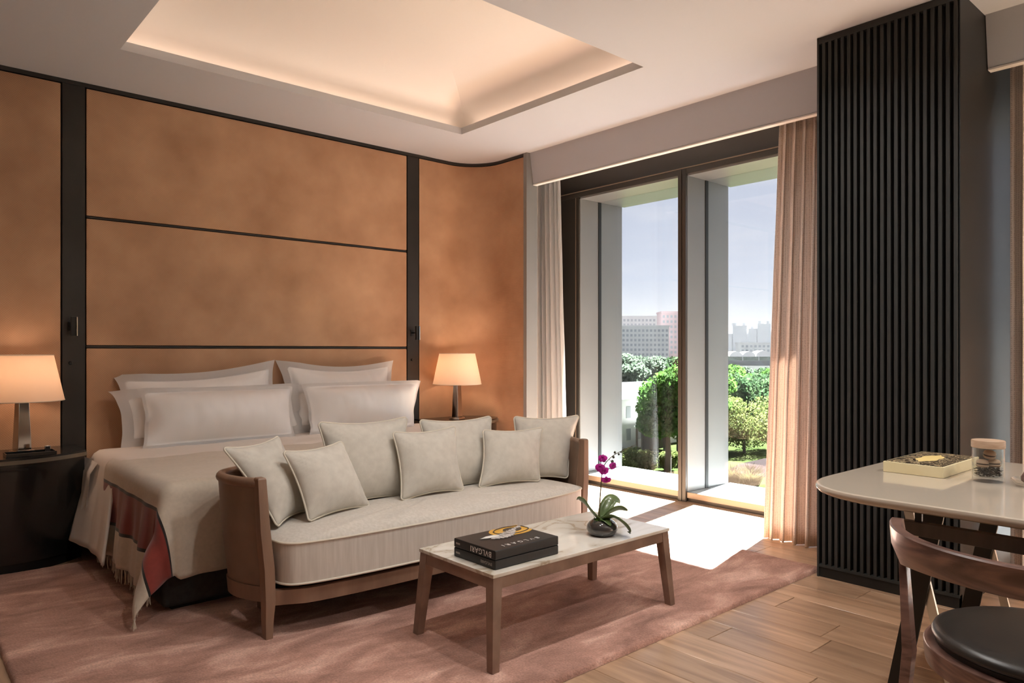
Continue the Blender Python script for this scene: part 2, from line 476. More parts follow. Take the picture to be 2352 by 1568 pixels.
def leaf_mat(name, c1, c2, tr=0.55):
    m, t, b = nodes(name); L = t.links.new
    tc = t.nodes.new('ShaderNodeTexCoord')
    n = t.nodes.new('ShaderNodeTexNoise'); n.inputs['Scale'].default_value = 0.8; n.inputs['Detail'].default_value = 6; L(tc.outputs['Object'], n.inputs['Vector'])
    r = t.nodes.new('ShaderNodeValToRGB')
    r.color_ramp.elements[0].position = 0.35; r.color_ramp.elements[0].color = (*c1, 1)
    r.color_ramp.elements[1].position = 0.65; r.color_ramp.elements[1].color = (*c2, 1)
    L(n.outputs['Fac'], r.inputs[0]); L(r.outputs[0], b.inputs['Base Color'])
    b.inputs['Roughness'].default_value = 0.8; b.inputs['Specular IOR Level'].default_value = 0.05
    tl = t.nodes.new('ShaderNodeBsdfTranslucent'); L(r.outputs[0], tl.inputs[0])
    ms = t.nodes.new('ShaderNodeMixShader'); ms.inputs[0].default_value = tr
    L(b.outputs[0], ms.inputs[1]); L(tl.outputs[0], ms.inputs[2]); L(ms.outputs[0], t.nodes['Material Output'].inputs[0])
    return m

M = dict(
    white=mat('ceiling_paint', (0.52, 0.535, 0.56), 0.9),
    soffit=mat('soffit_paint', (0.48, 0.49, 0.52), 0.85),
    soffit_edge=mat('soffit_edge_paint', (0.78, 0.74, 0.69), 0.7),
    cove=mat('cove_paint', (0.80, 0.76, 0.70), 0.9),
    wallpaint=mat('warm_wall_paint', (0.34, 0.30, 0.26), 0.9, col2=(0.38, 0.33, 0.29), scale=3),
    leather=leather_mat(),
    bronze=mat('dark_bronze', (0.030, 0.028, 0.025), 0.42, 0.35, col2=(0.040, 0.036, 0.032), scale=3),
    joint=mat('joint_black', (0.012, 0.011, 0.010), 0.5),
    slat=mat('black_slat_lacquer', (0.030, 0.032, 0.031), 0.6, spec=0.3, col2=(0.036, 0.038, 0.036), scale=4),
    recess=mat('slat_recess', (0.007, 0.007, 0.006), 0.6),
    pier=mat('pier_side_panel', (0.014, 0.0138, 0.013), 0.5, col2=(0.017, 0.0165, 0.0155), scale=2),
    greymetal=mat('grey_anodised', (0.255, 0.252, 0.240), 0.40, 0.1, col2=(0.280, 0.277, 0.265), scale=1.5),
    winframe=mat('window_bronze', (0.075, 0.064, 0.054), 0.35, 0.4),
    sill=mat('sill_metal', (0.50, 0.51, 0.50), 0.3, 0.2),
    sillface=mat('sill_bronze', (0.30, 0.215, 0.15), 0.35, 0.3),
    gasket=mat('gasket', (0.02, 0.02, 0.018), 0.6),
    pane=pane_mat(),
    floor=wood_floor(),
    rug=rug_mat(),
    curtain=curtain_mat(),
    sheer=translucent_mat('sheer_voile', (0.82, 0.81, 0.79), (0.82, 0.81, 0.78), 0.5),
    linen=mat('cream_linen', (0.54, 0.515, 0.455), 0.9, col2=(0.60, 0.575, 0.51), scale=26, stretch=(1, 1, 1), detail=6, bump=0.15, bscale=420, sheen=0.25),
    seatlinen=mat('blush_linen', (0.54, 0.50, 0.44), 0.9, col2=(0.62, 0.58, 0.52), scale=9, stretch=(9, 9, 0.6), detail=6, bump=0.15, bscale=400, sheen=0.25),
    piping=mat('cream_piping', (0.66, 0.61, 0.51), 0.85),
    cotton=mat('white_cotton', (0.88, 0.875, 0.87), 0.8, bump=0.05, bscale=14, sheen=0.15),
    sheet=mat('white_sheet', (0.76, 0.73, 0.70), 0.8, bump=0.06, bscale=10),
    duvet=mat('ivory_duvet', (0.76, 0.70, 0.64), 0.85, bump=0.08, bscale=9, sheen=0.2),
    blanket=blanket_mat(),
    fringe=mat('cream_fringe', (0.62, 0.55, 0.45), 0.9),
    bedbase=mat('charcoal_bed_fabric', (0.018, 0.018, 0.017), 0.85, col2=(0.03, 0.03, 0.027), scale=40),
    sofawood=mat('sofa_oak', (0.19, 0.112, 0.072), 0.42, col2=(0.29, 0.18, 0.12), scale=3, stretch=(4, 4, 0.7), bump=0.1, bscale=60),
    sofaleather=mat('sofa_tan_leather', (0.20, 0.130, 0.088), 0.48, col2=(0.26, 0.172, 0.12), scale=7, bump=0.08, bscale=200),
    tablewood=mat('coffee_table_oak', (0.19, 0.115, 0.080), 0.42, col2=(0.28, 0.18, 0.13), scale=3.5, stretch=(3, 3, 3), bump=0.08, bscale=70),
    marble=marble_mat(),
    black=mat('black_lacquer', (0.010, 0.010, 0.009), 0.22, coat=0.25),
    blackmatte=mat('black_cover', (0.012, 0.012, 0.012), 0.36),
    bookpage=mat('book_pages', (0.55, 0.50, 0.40), 0.8),
    nsrim=mat('nightstand_rim_bronze', (0.20, 0.18, 0.14), 0.3, 0.7),
    chrome=mat('polished_chrome', (0.62, 0.60, 0.57), 0.10, 1.0),
    darkmetal=mat('dark_metal', (0.025, 0.024, 0.022), 0.35, 0.6),
    satin=mat('satin_steel', (0.62, 0.60, 0.55), 0.3, 0.9),
    shade=translucent_mat('linen_lampshade', (0.84, 0.76, 0.67), (0.92, 0.78, 0.64), 0.6),
    gold=mat('gold_print', (0.72, 0.42, 0.07), 0.35, col2=(0.55, 0.28, 0.03), scale=60),
    silver=mat('silver_print', (0.62, 0.59, 0.57), 0.35, col2=(0.34, 0.32, 0.31), scale=120),
    letter=mat('white_lettering', (0.72, 0.70, 0.66), 0.5),
    letterdim=mat('dim_lettering', (0.36, 0.33, 0.29), 0.5),
    yellowbox=mat('pale_yellow_box', (0.74, 0.65, 0.40), 0.5, col2=(0.78, 0.70, 0.46), scale=8),
    filigree=print_mat(),
    plaque=mat('yellow_plaque', (0.80, 0.62, 0.26), 0.45),
    tabletop=mat('taupe_lacquer', (0.47, 0.405, 0.325), 0.07, coat=0.2, col2=(0.49, 0.425, 0.345), scale=2),
    walnut=mat('walnut', (0.085, 0.042, 0.032), 0.36, col2=(0.24, 0.135, 0.105), scale=2.4, stretch=(1.2, 1.2, 7), detail=7, dist=2.2, bump=0.06, bscale=90, coat=0.15),
    walnutedge=mat('walnut_light_edge', (0.40, 0.27, 0.22), 0.4, col2=(0.50, 0.36, 0.31), scale=8, stretch=(6, 6, 20)),
    blackleather=mat('black_leather', (0.020, 0.018, 0.016), 0.34, bump=0.06, bscale=260),
    clear=thin_glass('clear_glass'),
    smoke=glass_mat('smoke_glass', (0.10, 0.09, 0.085)),
    smokepot=mat('smoky_ceramic', (0.035, 0.032, 0.030), 0.08, coat=0.8),
    lightwood=mat('maple_lid', (0.55, 0.40, 0.29), 0.5, col2=(0.44, 0.30, 0.20), scale=12, stretch=(1, 1, 5), detail=5, dist=1.5),
    macaron=mat('macaron_shell', (0.52, 0.37, 0.27), 0.75, col2=(0.58, 0.43, 0.32), scale=40),
    ganache=mat('macaron_filling', (0.05, 0.022, 0.012), 0.5),
    beans=mat('coffee_beans', (0.018, 0.010, 0.007), 0.35),
    fig=mat('fig_skin', (0.12, 0.065, 0.06), 0.45, col2=(0.26, 0.17, 0.13), scale=18, stretch=(6, 6, 0.8)),
    figpaper=translucent_mat('peach_paper', (0.78, 0.58, 0.40), (0.8, 0.5, 0.3), 0.3),
    orchid_leaf=mat('orchid_leaf', (0.065, 0.115, 0.035), 0.3, col2=(0.13, 0.19, 0.07), scale=9, stretch=(1, 1, 1), coat=0.25),
    orchid_stem=mat('orchid_stem', (0.11, 0.075, 0.03), 0.5),
    petal=translucent_mat('magenta_petal', (0.36, 0.012, 0.24), (0.55, 0.02, 0.38), 0.4, 0.5),
    bud=mat('orchid_bud', (0.035, 0.035, 0.018), 0.5),
    moss=mat('moss', (0.10, 0.22, 0.03), 0.8),
    bark=mat('bark', (0.07, 0.05, 0.035), 0.9),
    lawn=mat('lawn_grass', (0.020, 0.034, 0.009), 0.95, spec=0.0, col2=(0.042, 0.046, 0.018), scale=0.18, detail=6),
    town=mat('town_ground', (0.022, 0.023, 0.020), 0.95, spec=0.0, col2=(0.026, 0.026, 0.023), scale=0.02, detail=6),
    grasses=leaf_mat('straw_grasses', (0.045, 0.040, 0.015), (0.065, 0.058, 0.026), 0.5),
    leaf_a=leaf_mat('leaves_fresh', (0.036, 0.094, 0.016), (0.090, 0.180, 0.036)),
    leaf_b=leaf_mat('leaves_dark', (0.030, 0.062, 0.026), (0.066, 0.115, 0.046)),
    leaf_c=leaf_mat('leaves_olive', (0.070, 0.098, 0.024), (0.145, 0.165, 0.055)),
    leaf_d=leaf_mat('leaves_grey', (0.060, 0.085, 0.055), (0.115, 0.150, 0.098)),
    render_white=mat('white_render', (0.60, 0.59, 0.57), 0.9, col2=(0.55, 0.54, 0.52), scale=0.2),
    render_grey=mat('grey_render', (0.42, 0.42, 0.425), 0.9),
    render_pink=mat('pinkish_render', (0.45, 0.33, 0.33), 0.9),
    farwin=mat('far_window_glass', (0.26, 0.27, 0.28), 0.3),
    roofgrey=mat('roof_grey', (0.045, 0.046, 0.048), 0.8, spec=0.1),
    asphalt=mat('asphalt', (0.022, 0.017, 0.016), 0.9, spec=0.0),
)

# ================================================================== SETTING
WX0, WX1, WY0, WY1 = -1.7, 4.75, -4.6, 5.03
st = lambda o: tag(o, kind='structure')

# ---- floor with separate oak planks
floor = st(obj('floor', B().box(WX0, 5.0, WY0, 5.3, -0.12, -0.014), M['floor']))
plank_me = {}
def plank(x, y, ln):
    k = round(ln, 2)
    if k not in plank_me:
        o = obj('plank', B().box(-0.0922, 0.0922, -ln / 2 + 0.0008, ln / 2 - 0.0008, -0.013, 0.0), M['floor'], bevel=0.0022, seg=1)
        plank_me[k] = o.data
        bpy.data.objects.remove(o)
    return share('plank', plank_me[k], floor, (x, y, 0))
PW = 0.186
r0 = math.floor((WX0 - 1.99) / PW)
r1 = math.ceil((4.75 - 1.99) / PW)
ends = {3: 1.68, 6: 1.69, 4: 1.34, 0: 1.05, 1: 0.6, 2: 1.22}
for r in range(r0, r1):
    x = 1.99 + (r + 0.5) * PW
    if x + PW / 2 > 4.80: continue
    e = ends.get(r, WY0 + 1.0 + rnd.random() * 1.6)
    while e > WY0 + 0.3: e -= 1.6
    y = e
    while y < 5.25:
        ln = 1.6
        y0, y1 = max(y, WY0), min(y + ln, 5.28)
        if y1 - y0 > 0.1: plank(x, (y0 + y1) / 2, y1 - y0)
        y += ln

# ---- ceiling with the lit tray
TX0, TX1, TY0, TY1 = 0.985, 3.312, 2.612, 4.337
cb = B()
CT = H + 0.05
cb.box(WX0, TX0, WY0, 5.3, H, CT); cb.box(TX1, 5.0, WY0, 5.3, H, CT)
cb.box(TX0, TX1, WY0, TY0, H, CT); cb.box(TX0, TX1, TY1, 5.3, H, CT)
ceiling = st(obj('ceiling', cb, M['white']))
def ring(o, z): return [(TX0 - o, TY0 - o, z), (TX1 + o, TY0 - o, z), (TX1 + o, TY1 + o, z), (TX0 - o, TY1 + o, z)]
prof = [(0.11, CT), (0.11, CT + 0.04), (0.098, CT + 0.075), (0.070, CT + 0.11), (0.03, CT + 0.142), (-0.02, CT + 0.170), (-0.08, CT + 0.194), (-0.15, CT + 0.214), (-0.23, CT + 0.229), (-0.31, CT + 0.238), (-0.40, CT + 0.240)]
cv = B()
for i in range(4):                        # one smooth strip per side, mitred at the corners
    j = (i + 1) % 4; vs = []
    for o0, z0 in prof: r_ = ring(o0, z0); vs += [r_[i], r_[j]]
    cv.add(vs, [(2 * k, 2 * k + 1, 2 * k + 3, 2 * k + 2) for k in range(len(prof) - 1)])
q = ring(prof[-1][0], prof[-1][1]); cv.add(q, [(0, 1, 2, 3)])
top = ring(0.11, CT + 0.34)
lo_ = ring(0.14, CT)
hi_ = ring(0.14, CT + 0.36)
for i in range(4):
    j = (i + 1) % 4
    cv.add([lo_[i], lo_[j], hi_[j], hi_[i]], [(0, 1, 2, 3)])
cv.add(hi_, [(0, 1, 2, 3)])
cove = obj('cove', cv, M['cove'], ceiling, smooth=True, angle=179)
led = emit('warm_led', (1.0, 0.70, 0.55), 1.25)
zc0 = CT + 0.004
for n_, (x0, x1, y0, y1) in {'beside the headboard wall': (TX0 + 0.02, TX1 - 0.02, TY1 + 0.055, TY1 + 0.075),
                             'towards the window': (TX1 + 0.055, TX1 + 0.075, TY0 + 0.02, TY1 - 0.02),
                             'away from the window': (TX0 - 0.075, TX0 - 0.055, TY0 + 0.02, TY1 - 0.02),
                             'away from the headboard': (TX0 + 0.02, TX1 - 0.02, TY0 - 0.075, TY0 - 0.055)}.items():
    tag(obj('led_strip', B().box(x0, x1, y0, y1, zc0, zc0 + 0.012), led), 'warm light strip hidden in the ceiling tray cove ' + n_, 'light strip')

# ---- unseen ceiling lamps added as fill for the bed side and desk end
def fill_lamp(x, y, en, lab):
    t = thing('fill_lamp', (x, y, H), 'added unseen fill lamp in the ceiling ' + lab, 'fill light', 'added fill lamps')
    obj('trim_ring', B().tube([(x + 0.05 * math.cos(a), y + 0.05 * math.sin(a), H - 0.002) for a in [2 * PI * i / 32 for i in range(32)]], 0.005, 6, closed=True), M['soffit_edge'], t, smooth=True)
    obj('lens', B().lathe([(0, -0.0015), (0.045, -0.0015), (0.045, -0.004), (0, -0.004)], (x, y, H), 24), emit('fill_lamp_lens', (1.0, 0.965, 0.93), 4.0), t)
    ld = bpy.data.lights.new('fill_lamp_area', 'AREA'); ld.shape = 'DISK'; ld.size = 0.09; ld.energy = en; ld.color = (1.0, 0.965, 0.93); ld.spread = math.radians(150)
    lo = bpy.data.objects.new('fill_lamp_area', ld); C.objects.link(lo); lo.location = (x, y, H - 0.012)
    lo.parent = t; lo.matrix_parent_inverse = root_inv(t)
for x, lab in ((1.25, 'on the unlit side of the tray, towards the dark cabinet'), (2.0, 'between the tray and the desk, above the marble table'), (2.75, 'between the tray and the desk, towards the window')):
    fill_lamp(x, 1.75, FILL_BED, lab)
for x, lab in ((1.5, 'over the open floor behind the chair'), (2.35, 'above the walnut chair'), (3.2, 'above the taupe table')):
    fill_lamp(x, -0.4, FILL, lab)

# ---- headboard wall
wn = st(thing('wall_north', (1.6, 5.06, 0)))
obj('backing', B().box(WX0, 5.34, 5.052, 5.3, 0, H + 0.05), M['joint'], wn)
PF, PB = 5.028, 5.056                     # leather face and back
def leather(x0, x1, z0, z1):
    return obj('leather_panel', B().box(x0, x1, PF, PB, z0, z1), M['leather'], wn, bevel=0.005)
JN = 0.0095
leather(-0.55, 0.822, 0.02, 2.785)
leather(WX0, -0.60, 0.02, 2.785)
for z0, z1 in ((1.999 + JN, 2.785), (1.2035 + JN, 1.999 - JN), (0.02, 1.2035 - JN)):
    leather(0.957, 3.272, z0, z1)
for z in (1.999, 1.2035):
    obj('joint_inlay', B().box(0.957, 3.272, PF + 0.004, PB, z - 0.005, z + 0.005), M['bronze'], wn, bevel=0.0015)
for x0, x1 in ((0.829, 0.950), (3.279, 3.390), (-0.595, -0.555)):
    obj('upright_strip', B().box(x0, x1, PF - 0.002, PB, 0, 2.79), M['bronze'], wn, bevel=0.002)
# curved corner panel: out along the wall, round the corner, back towards the room
arc = [(3.397, PF)] + [(3.58 + i * 0.02, PF) for i in range(6)]
cxy = (3.70, PF - 0.32)
arc += [(cxy[0] + 0.32 * math.sin(a), cxy[1] + 0.32 * math.cos(a)) for a in [i * PI / 2 / 20 for i in range(21)]]
arc += [(4.02, 4.60), (4.02, 4.50), (4.02, 4.415)]
def offset_path(pts, d):
    out = []
    for i, p in enumerate(pts):
        a = Vector(pts[max(i - 1, 0)]); b_ = Vector(pts[min(i + 1, len(pts) - 1)])
        t = (b_ - a).normalized(); n = Vector((-t.y, t.x))
        out.append((p[0] + n.x * d, p[1] + n.y * d))
    return out
def band(name, pts, d, z0, z1, mt, parent, smooth=True):
    o2 = offset_path(pts, d); n = len(pts); b_ = B()
    vs = []
    for p, q in zip(pts, o2): vs += [(p[0], p[1], z0), (p[0], p[1], z1), (q[0], q[1], z1), (q[0], q[1], z0)]
    fs = []
    for i in range(n - 1):
        for k in range(4): fs.append((i * 4 + k, i * 4 + (k + 1) % 4, i * 4 + 4 + (k + 1) % 4, i * 4 + 4 + k))
    fs += [(0, 1, 2, 3), tuple((n - 1) * 4 + k for k in (3, 2, 1, 0))]
    b_.add(vs, fs)
    return obj(name, b_, mt, parent, smooth=smooth, angle=35)
band('curved_leather_panel', arc, 0.03, 0.02, 2.785, M['leather'], wn)
pth = [(-1.7, PF - 0.004), (3.397, PF - 0.004)] + arc[1:-1] + [(4.016, 4.40)]
tr = st(band('trim_1', pth, 0.03, 2.79, H, M['bronze'], None))
# end post of the curved panel
st(obj('trim_2', B().box(4.012, 4.135, 4.372, 4.412, 0, H), M['greymetal'], bevel=0.002))

# reading fittings on the two uprights
def reading_light(x, label):
    t = thing('reading_light', (x, PF - 0.002, 1.32), label, 'wall light', 'small swing-arm reading lights beside the bed')
    obj('back_plate', B().box(x - 0.014, x + 0.014, PF - 0.008, PF - 0.002, 1.30, 1.352), M['darkmetal'], t, bevel=0.001)
    obj('arm', B().tube([(x, PF - 0.006, 1.326), (x, 4.962, 1.326)], 0.006, 10), M['darkmetal'], t, smooth=True)
    obj('head', B().box(x - 0.010, x + 0.016, 4.946, 4.966, 1.268, 1.382), M['darkmetal'], t, bevel=0.002)
    obj('polished_edge', B().box(x + 0.0165, x + 0.0235, 4.940, 4.966, 1.268, 1.382), M['chrome'], t, bevel=0.001)
    k = thing('wall_switch', (x, PF - 0.002, 1.105), 'small round black switch below the ' + label.split(' on ')[0] + (' on the strip nearer the window' if x > 2 else ' on the strip by the dark cabinet'), 'switch', 'round wall switches')
    obj('button', B().lathe([(0, 0.0), (0.010, 0.0), (0.010, 0.006), (0.008, 0.010), (0, 0.010)], (0, 0, 0), 20), M['darkmetal'], k, smooth=True)
    bt = k.children[0]
    bt.matrix_parent_inverse = Matrix.Identity(4)
    bt.rotation_euler = (PI / 2, 0, 0)
reading_light(0.872, 'black reading light on the upright strip by the dark cabinet')
reading_light(3.322, 'black reading light on the upright strip nearer the window')

# ---- window wall
GX = 5.005                                # glass plane
WZ0, WZ1 = 0.075, 2.548
def window(n, y0, y1, lab):
    """opening from y0 (near) to y1 (far)"""
    wd = st(thing('window_%d' % n, (4.75, (y0 + y1) / 2, 0)))
    tag(wd, lab)
    obj('pane', B().box(GX, GX + 0.012, y0, y1, WZ0, WZ1), M['pane'], wd)
    for y, s in ((y1, 1), (y0, -1)):
        ya, yb = sorted((y, y + s * 0.012))
        obj('reveal_panel', B().box(4.752, GX - 0.014, ya, yb, WZ0, WZ1), M['greymetal'], wd, bevel=0.001)
        obj('gasket', B().box(GX - 0.014, GX + 0.024, ya - (0.006 if s > 0 else 0), yb + (0.006 if s < 0 else 0), WZ0, WZ1), M['gasket'], wd)
        obj('outer_fin', B().box(GX + 0.024, 5.33, ya, yb, WZ0, WZ1), M['greymetal'], wd, bevel=0.001)
    obj('sill', B().box(4.752, 5.36, y0, y1, 0.055, WZ0), M['sill'], wd, bevel=0.002)
    obj('sill_face', B().box(4.742, 4.765, y0, y1, 0.030, 0.0745), M['sillface'], wd, bevel=0.002)
    obj('sill_plinth', B().box(4.758, 4.78, y0, y1, 0.0, 0.030), M['winframe'], wd)
    obj('head', B().box(4.752, 5.36, y0, y1, WZ1, WZ1 + 0.02), M['greymetal'], wd, bevel=0.001)
    return wd
window(1, 3.392, 4.461, 'floor-length window panel beside the curved leather wall')
window(2, 2.250, 3.316, 'floor-length window panel beside the blush curtain')
window(3, -1.10, 1.04, 'added unseen floor-length window beyond the slatted pier, for daylight')  # out of view, added to let more daylight in
window(4, -3.40, -1.20, 'added unseen floor-length window at the far desk end, for daylight')  # also out of view and added, brightens the room from the desk end
we = st(thing('wall_east', (4.75, 2.0, 0)))
for y0, y1 in ((4.4735, 5.3), (3.3285, 3.3795), (1.70, 2.2375), (1.0525, 1.2), (-1.1875, -1.1125), (-4.6, -3.4125)):
    obj('wall_infill', B().box(4.80, 5.33, y0, y1, -0.1, H + 0.05), M['winframe'], we)
    obj('frame_upright', B().box(4.742, 4.80, y0, y1, 0, 2.60), M['winframe'], we, bevel=0.002)
for y0, y1 in ((3.318, 3.351), (3.357, 3.390)):
    obj('mullion_post', B().box(4.728, 4.75, y0, y1, 0, 2.60), M['winframe'], we, bevel=0.002)
obj('frame_bead', B().box(4.738, 4.75, 4.505, 4.512, 0, 2.60), M['sillface'], we)
obj('head_beam', B().box(4.752, 5.36, WY0, 5.3, WZ1 + 0.02, 2.60), M['winframe'], we)
obj('head_rail', B().box(4.735, 4.80, WY0, 5.3, 2.562, 2.605), M['winframe'], we, bevel=0.002)
obj('head_highlight', B().box(4.728, 4.74, WY0, 5.3, 2.605, 2.611), M['sillface'], we)  # paler strip, paints the highlight line above the head rail
obj('head_fascia', B().box(4.745, 5.36, WY0, 5.3, 2.611, H + 0.05), M['winframe'], we)
obj('threshold', B().box(4.78, 5.36, WY0, 5.3, -0.12, 0.055), M['winframe'], we)

# ---- soffit boards
def soffit(n, y0, y1):
    pr = [(4.046, H), (4.083, 2.564), (4.123, 2.560), (4.100, H)]
    b_ = B()
    b_.add([(x, y0, z) for x, z in pr] + [(x, y1, z) for x, z in pr], [(0, 1, 2, 3), (7, 6, 5, 4)] + [(i, (i + 1) % 4, 4 + (i + 1) % 4, 4 + i) for i in range(4)])
    t = st(obj('trim_%d' % n, b_, M['soffit']))
    obj('edge_board', B().box(4.081, 4.126, y0, y1, 2.552, 2.562), M['soffit_edge'], t, bevel=0.002)
soffit(3, 1.772, 4.370)
soffit(4, WY0, 1.105)

# ---- slatted pier
wp = st(thing('wall_pier', (3.9, 1.44, 0)))
PX, PY0, PY1 = 3.694, 1.109, 1.768
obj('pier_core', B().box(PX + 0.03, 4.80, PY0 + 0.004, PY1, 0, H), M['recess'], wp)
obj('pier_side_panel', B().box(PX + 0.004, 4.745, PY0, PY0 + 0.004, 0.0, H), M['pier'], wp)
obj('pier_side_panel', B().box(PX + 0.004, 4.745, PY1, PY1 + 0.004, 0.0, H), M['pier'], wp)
obj('top_rail', B().box(PX - 0.004, PX + 0.03, PY0, PY1, H - 0.035, H - 0.001), M['slat'], wp, bevel=0.002)
obj('bottom_rail', B().box(PX + 0.004, PX + 0.03, PY0, PY1, 0, 0.055), M['recess'], wp)
obj('bottom_lip', B().box(PX - 0.002, PX + 0.03, PY0, PY1, 0.052, 0.066), M['slat'], wp, bevel=0.001)
obj('edge_frame', B().box(PX - 0.004, PX + 0.03, PY1 - 0.006, PY1 + 0.004, 0, H - 0.001), M['slat'], wp)
sl = obj('slat', B().box(-0.002, 0.030, -0.0083, 0.0083, 0.066, H - 0.035), M['slat'], bevel=0.0012, seg=1)
sme = sl.data; bpy.data.objects.remove(sl)
for i in range(20):
    y = PY1 - 0.006 - 0.0155 - 0.0083 - i * 0.0322
    share('slat', sme, wp, (PX, y, 0))

# ---- walls behind the camera
st(obj('wall_west', B().box(WX0 - 0.2, WX0, WY0 - 0.2, 5.3, -0.1, H + 0.05), M['wallpaint']))
st(obj('wall_south', B().box(WX0, 5.36, WY0 - 0.2, WY0, -0.1, H + 0.05), M['wallpaint']))

# ---- rug
RX0, RX1, RY0, RY1, RZ = 0.355, 3.80, 1.80, 4.55, 0.022
def rugf(u, v):
    x = RX0 + (RX1 - RX0) * u; y = RY0 + (RY1 - RY0) * v
    d = min(x - RX0, RX1 - x, y - RY0, RY1 - y)
    z = RZ * min(1, (max(d, 0) / 0.012)) ** 0.5
    nn = noise.noise(Vector((x * 55, y * 55, 0))) * 0.0016 + noise.noise(Vector((x * 9, y * 14, 3))) * 0.0014
    if d < 0.02:
        x += noise.noise(Vector((x * 40, y * 40, 9))) * 0.004; y += noise.noise(Vector((x * 40, y * 40, 17))) * 0.004
    return (x, y, max(0.001, z + (nn if d > 0.004 else 0)))
us = [0, 0.0012, 0.0028, 0.005] + [0.008 + i * (0.984 / 300) for i in range(301)] + [0.995, 0.9972, 0.9988, 1]
vs_ = [0, 0.0015, 0.0032, 0.006] + [0.009 + i * (0.982 / 240) for i in range(241)] + [0.994, 0.9968, 0.9985, 1]
rb = B()
rv = [rugf(u, v) for v in vs_ for u in us]
nu = len(us)
rb.add(rv, [(j * nu + i, j * nu + i + 1, (j + 1) * nu + i + 1, (j + 1) * nu + i) for j in range(len(vs_) - 1) for i in range(nu - 1)])
tag(obj('rug', rb, M['rug'], smooth=True, angle=180), 'large rose-brown mottled pile rug under the bed, sofa and marble table', 'rug')

# ---- curtains
def curtain(name, path, z0, z1, mt, label, cat, folds, amp, flare=None, group=None, head=True, seed=0, lo_scale=1.0):
    """path: (x, y) start -> end; folded cloth hanging between z0 and z1"""
    a, b_ = Vector(path[0]), Vector(path[1])
    t = (b_ - a); n = Vector((-t.y, t.x)).normalized()
    N = folds * 14
    rr = random.Random(seed); ph = [rr.uniform(-0.5, 0.5) for _ in range(folds + 2)]; am = [rr.uniform(0.6, 1.25) for _ in range(folds + 2)]
    def f(u, v):
        z = z0 + (z1 - z0) * v
        k = u * folds; i = int(min(k, folds - 1e-6))
        fr = k - i
        pa = am[i] * (1 - fr) + am[i + 1] * fr
        w_ = math.sin(2 * PI * k + ph[i] * (1 - fr) + ph[i + 1] * fr)
        w_ = math.copysign(abs(w_) ** 0.95, w_)
        grow = 0.55 + 0.45 * (1 - v) ** 0.8
        fl = flare * (1 - v) if flare else 0
        uu = u + (u - 0.0) * fl
        p = a + t * uu + n * (w_ * amp * pa * grow)
        p = p + t.normalized() * (0.35 * amp * math.sin(4 * PI * k) * grow) + n * (0.006 * noise.noise(Vector((u * 9, z * 2.2, seed))))
        return (p.x, p.y, z)
    g = B().grid(f, N, 26)
    o = tag(obj(name, g, mt, smooth=True, angle=180), label, cat, group)
    sm = o.modifiers.new('thick', 'SOLIDIFY'); sm.thickness = 0.003
    return o
curtain('curtain', ((4.235, 1.83), (4.20, 2.245)), 0.004, 2.72, M['curtain'], 'blush dotted curtain drawn back between window and slatted pier', 'curtain', 7, 0.046, 0.25, seed=3)
curtain('curtain', ((4.30, 0.02), (4.27, 1.06)), 0.012, 2.72, M['curtain'], 'blush dotted curtain hanging behind the taupe table beyond the pier', 'curtain', 13, 0.038, 0.0, seed=5)
curtain('curtain', ((4.20, 4.74), (4.20, 4.43)), 0.012, 2.72, M['curtain'], 'narrow blush curtain stacked behind the end post of the leather wall', 'curtain', 4, 0.03, 0.0, seed=8)
curtain('sheer_curtain', ((4.44, 4.78), (4.40, 4.37)), 0.012, 2.72, M['sheer'], 'white sheer curtain gathered beside the far window panel', 'curtain', 7, 0.032, 0.26, seed=11)

# ================================================================== BED
def rounded_box(x0, x1, y0, y1, z0, z1, mt, name, parent, bev):
    return obj(name, B().box(x0, x1, y0, y1, z0, z1), mt, parent, bevel=bev, seg=4)

BX0, BX1, BYF, BYH = 0.925, 3.285, 3.375, 4.99
bed = thing('bed', (2.1, 4.2, 0.0), 'wide bed with charcoal base and white sheet against the leather wall', 'bed')
rounded_box(BX0 + 0.01, BX1 - 0.01, BYF + 0.0, BYH, 0.045, 0.27, M['bedbase'], 'bed_base', bed, 0.025)
obj('plinth', B().box(BX0 + 0.06, BX1 - 0.06, BYF + 0.05, BYH, 0.022, 0.05), M['bedbase'], bed)
rounded_box(BX0 + 0.02, BX1 - 0.02, BYF + 0.02, BYH, 0.27, 0.545, M['sheet'], 'mattress', bed, 0.05)
# sheet drop by the head, left side
def sheetdrop(u, v):
    y = 4.55 + 0.42 * u
    z = 0.552 - 0.30 * v
    f = math.sin(u * 26) * 0.012 * v
    return (BX0 - 0.004 - 0.030 * min(1, v * 5) - 0.035 * v + f, y, z)
obj('sheet_drop', B().grid(sheetdrop, 40, 10), M['sheet'], bed, smooth=True, angle=180)

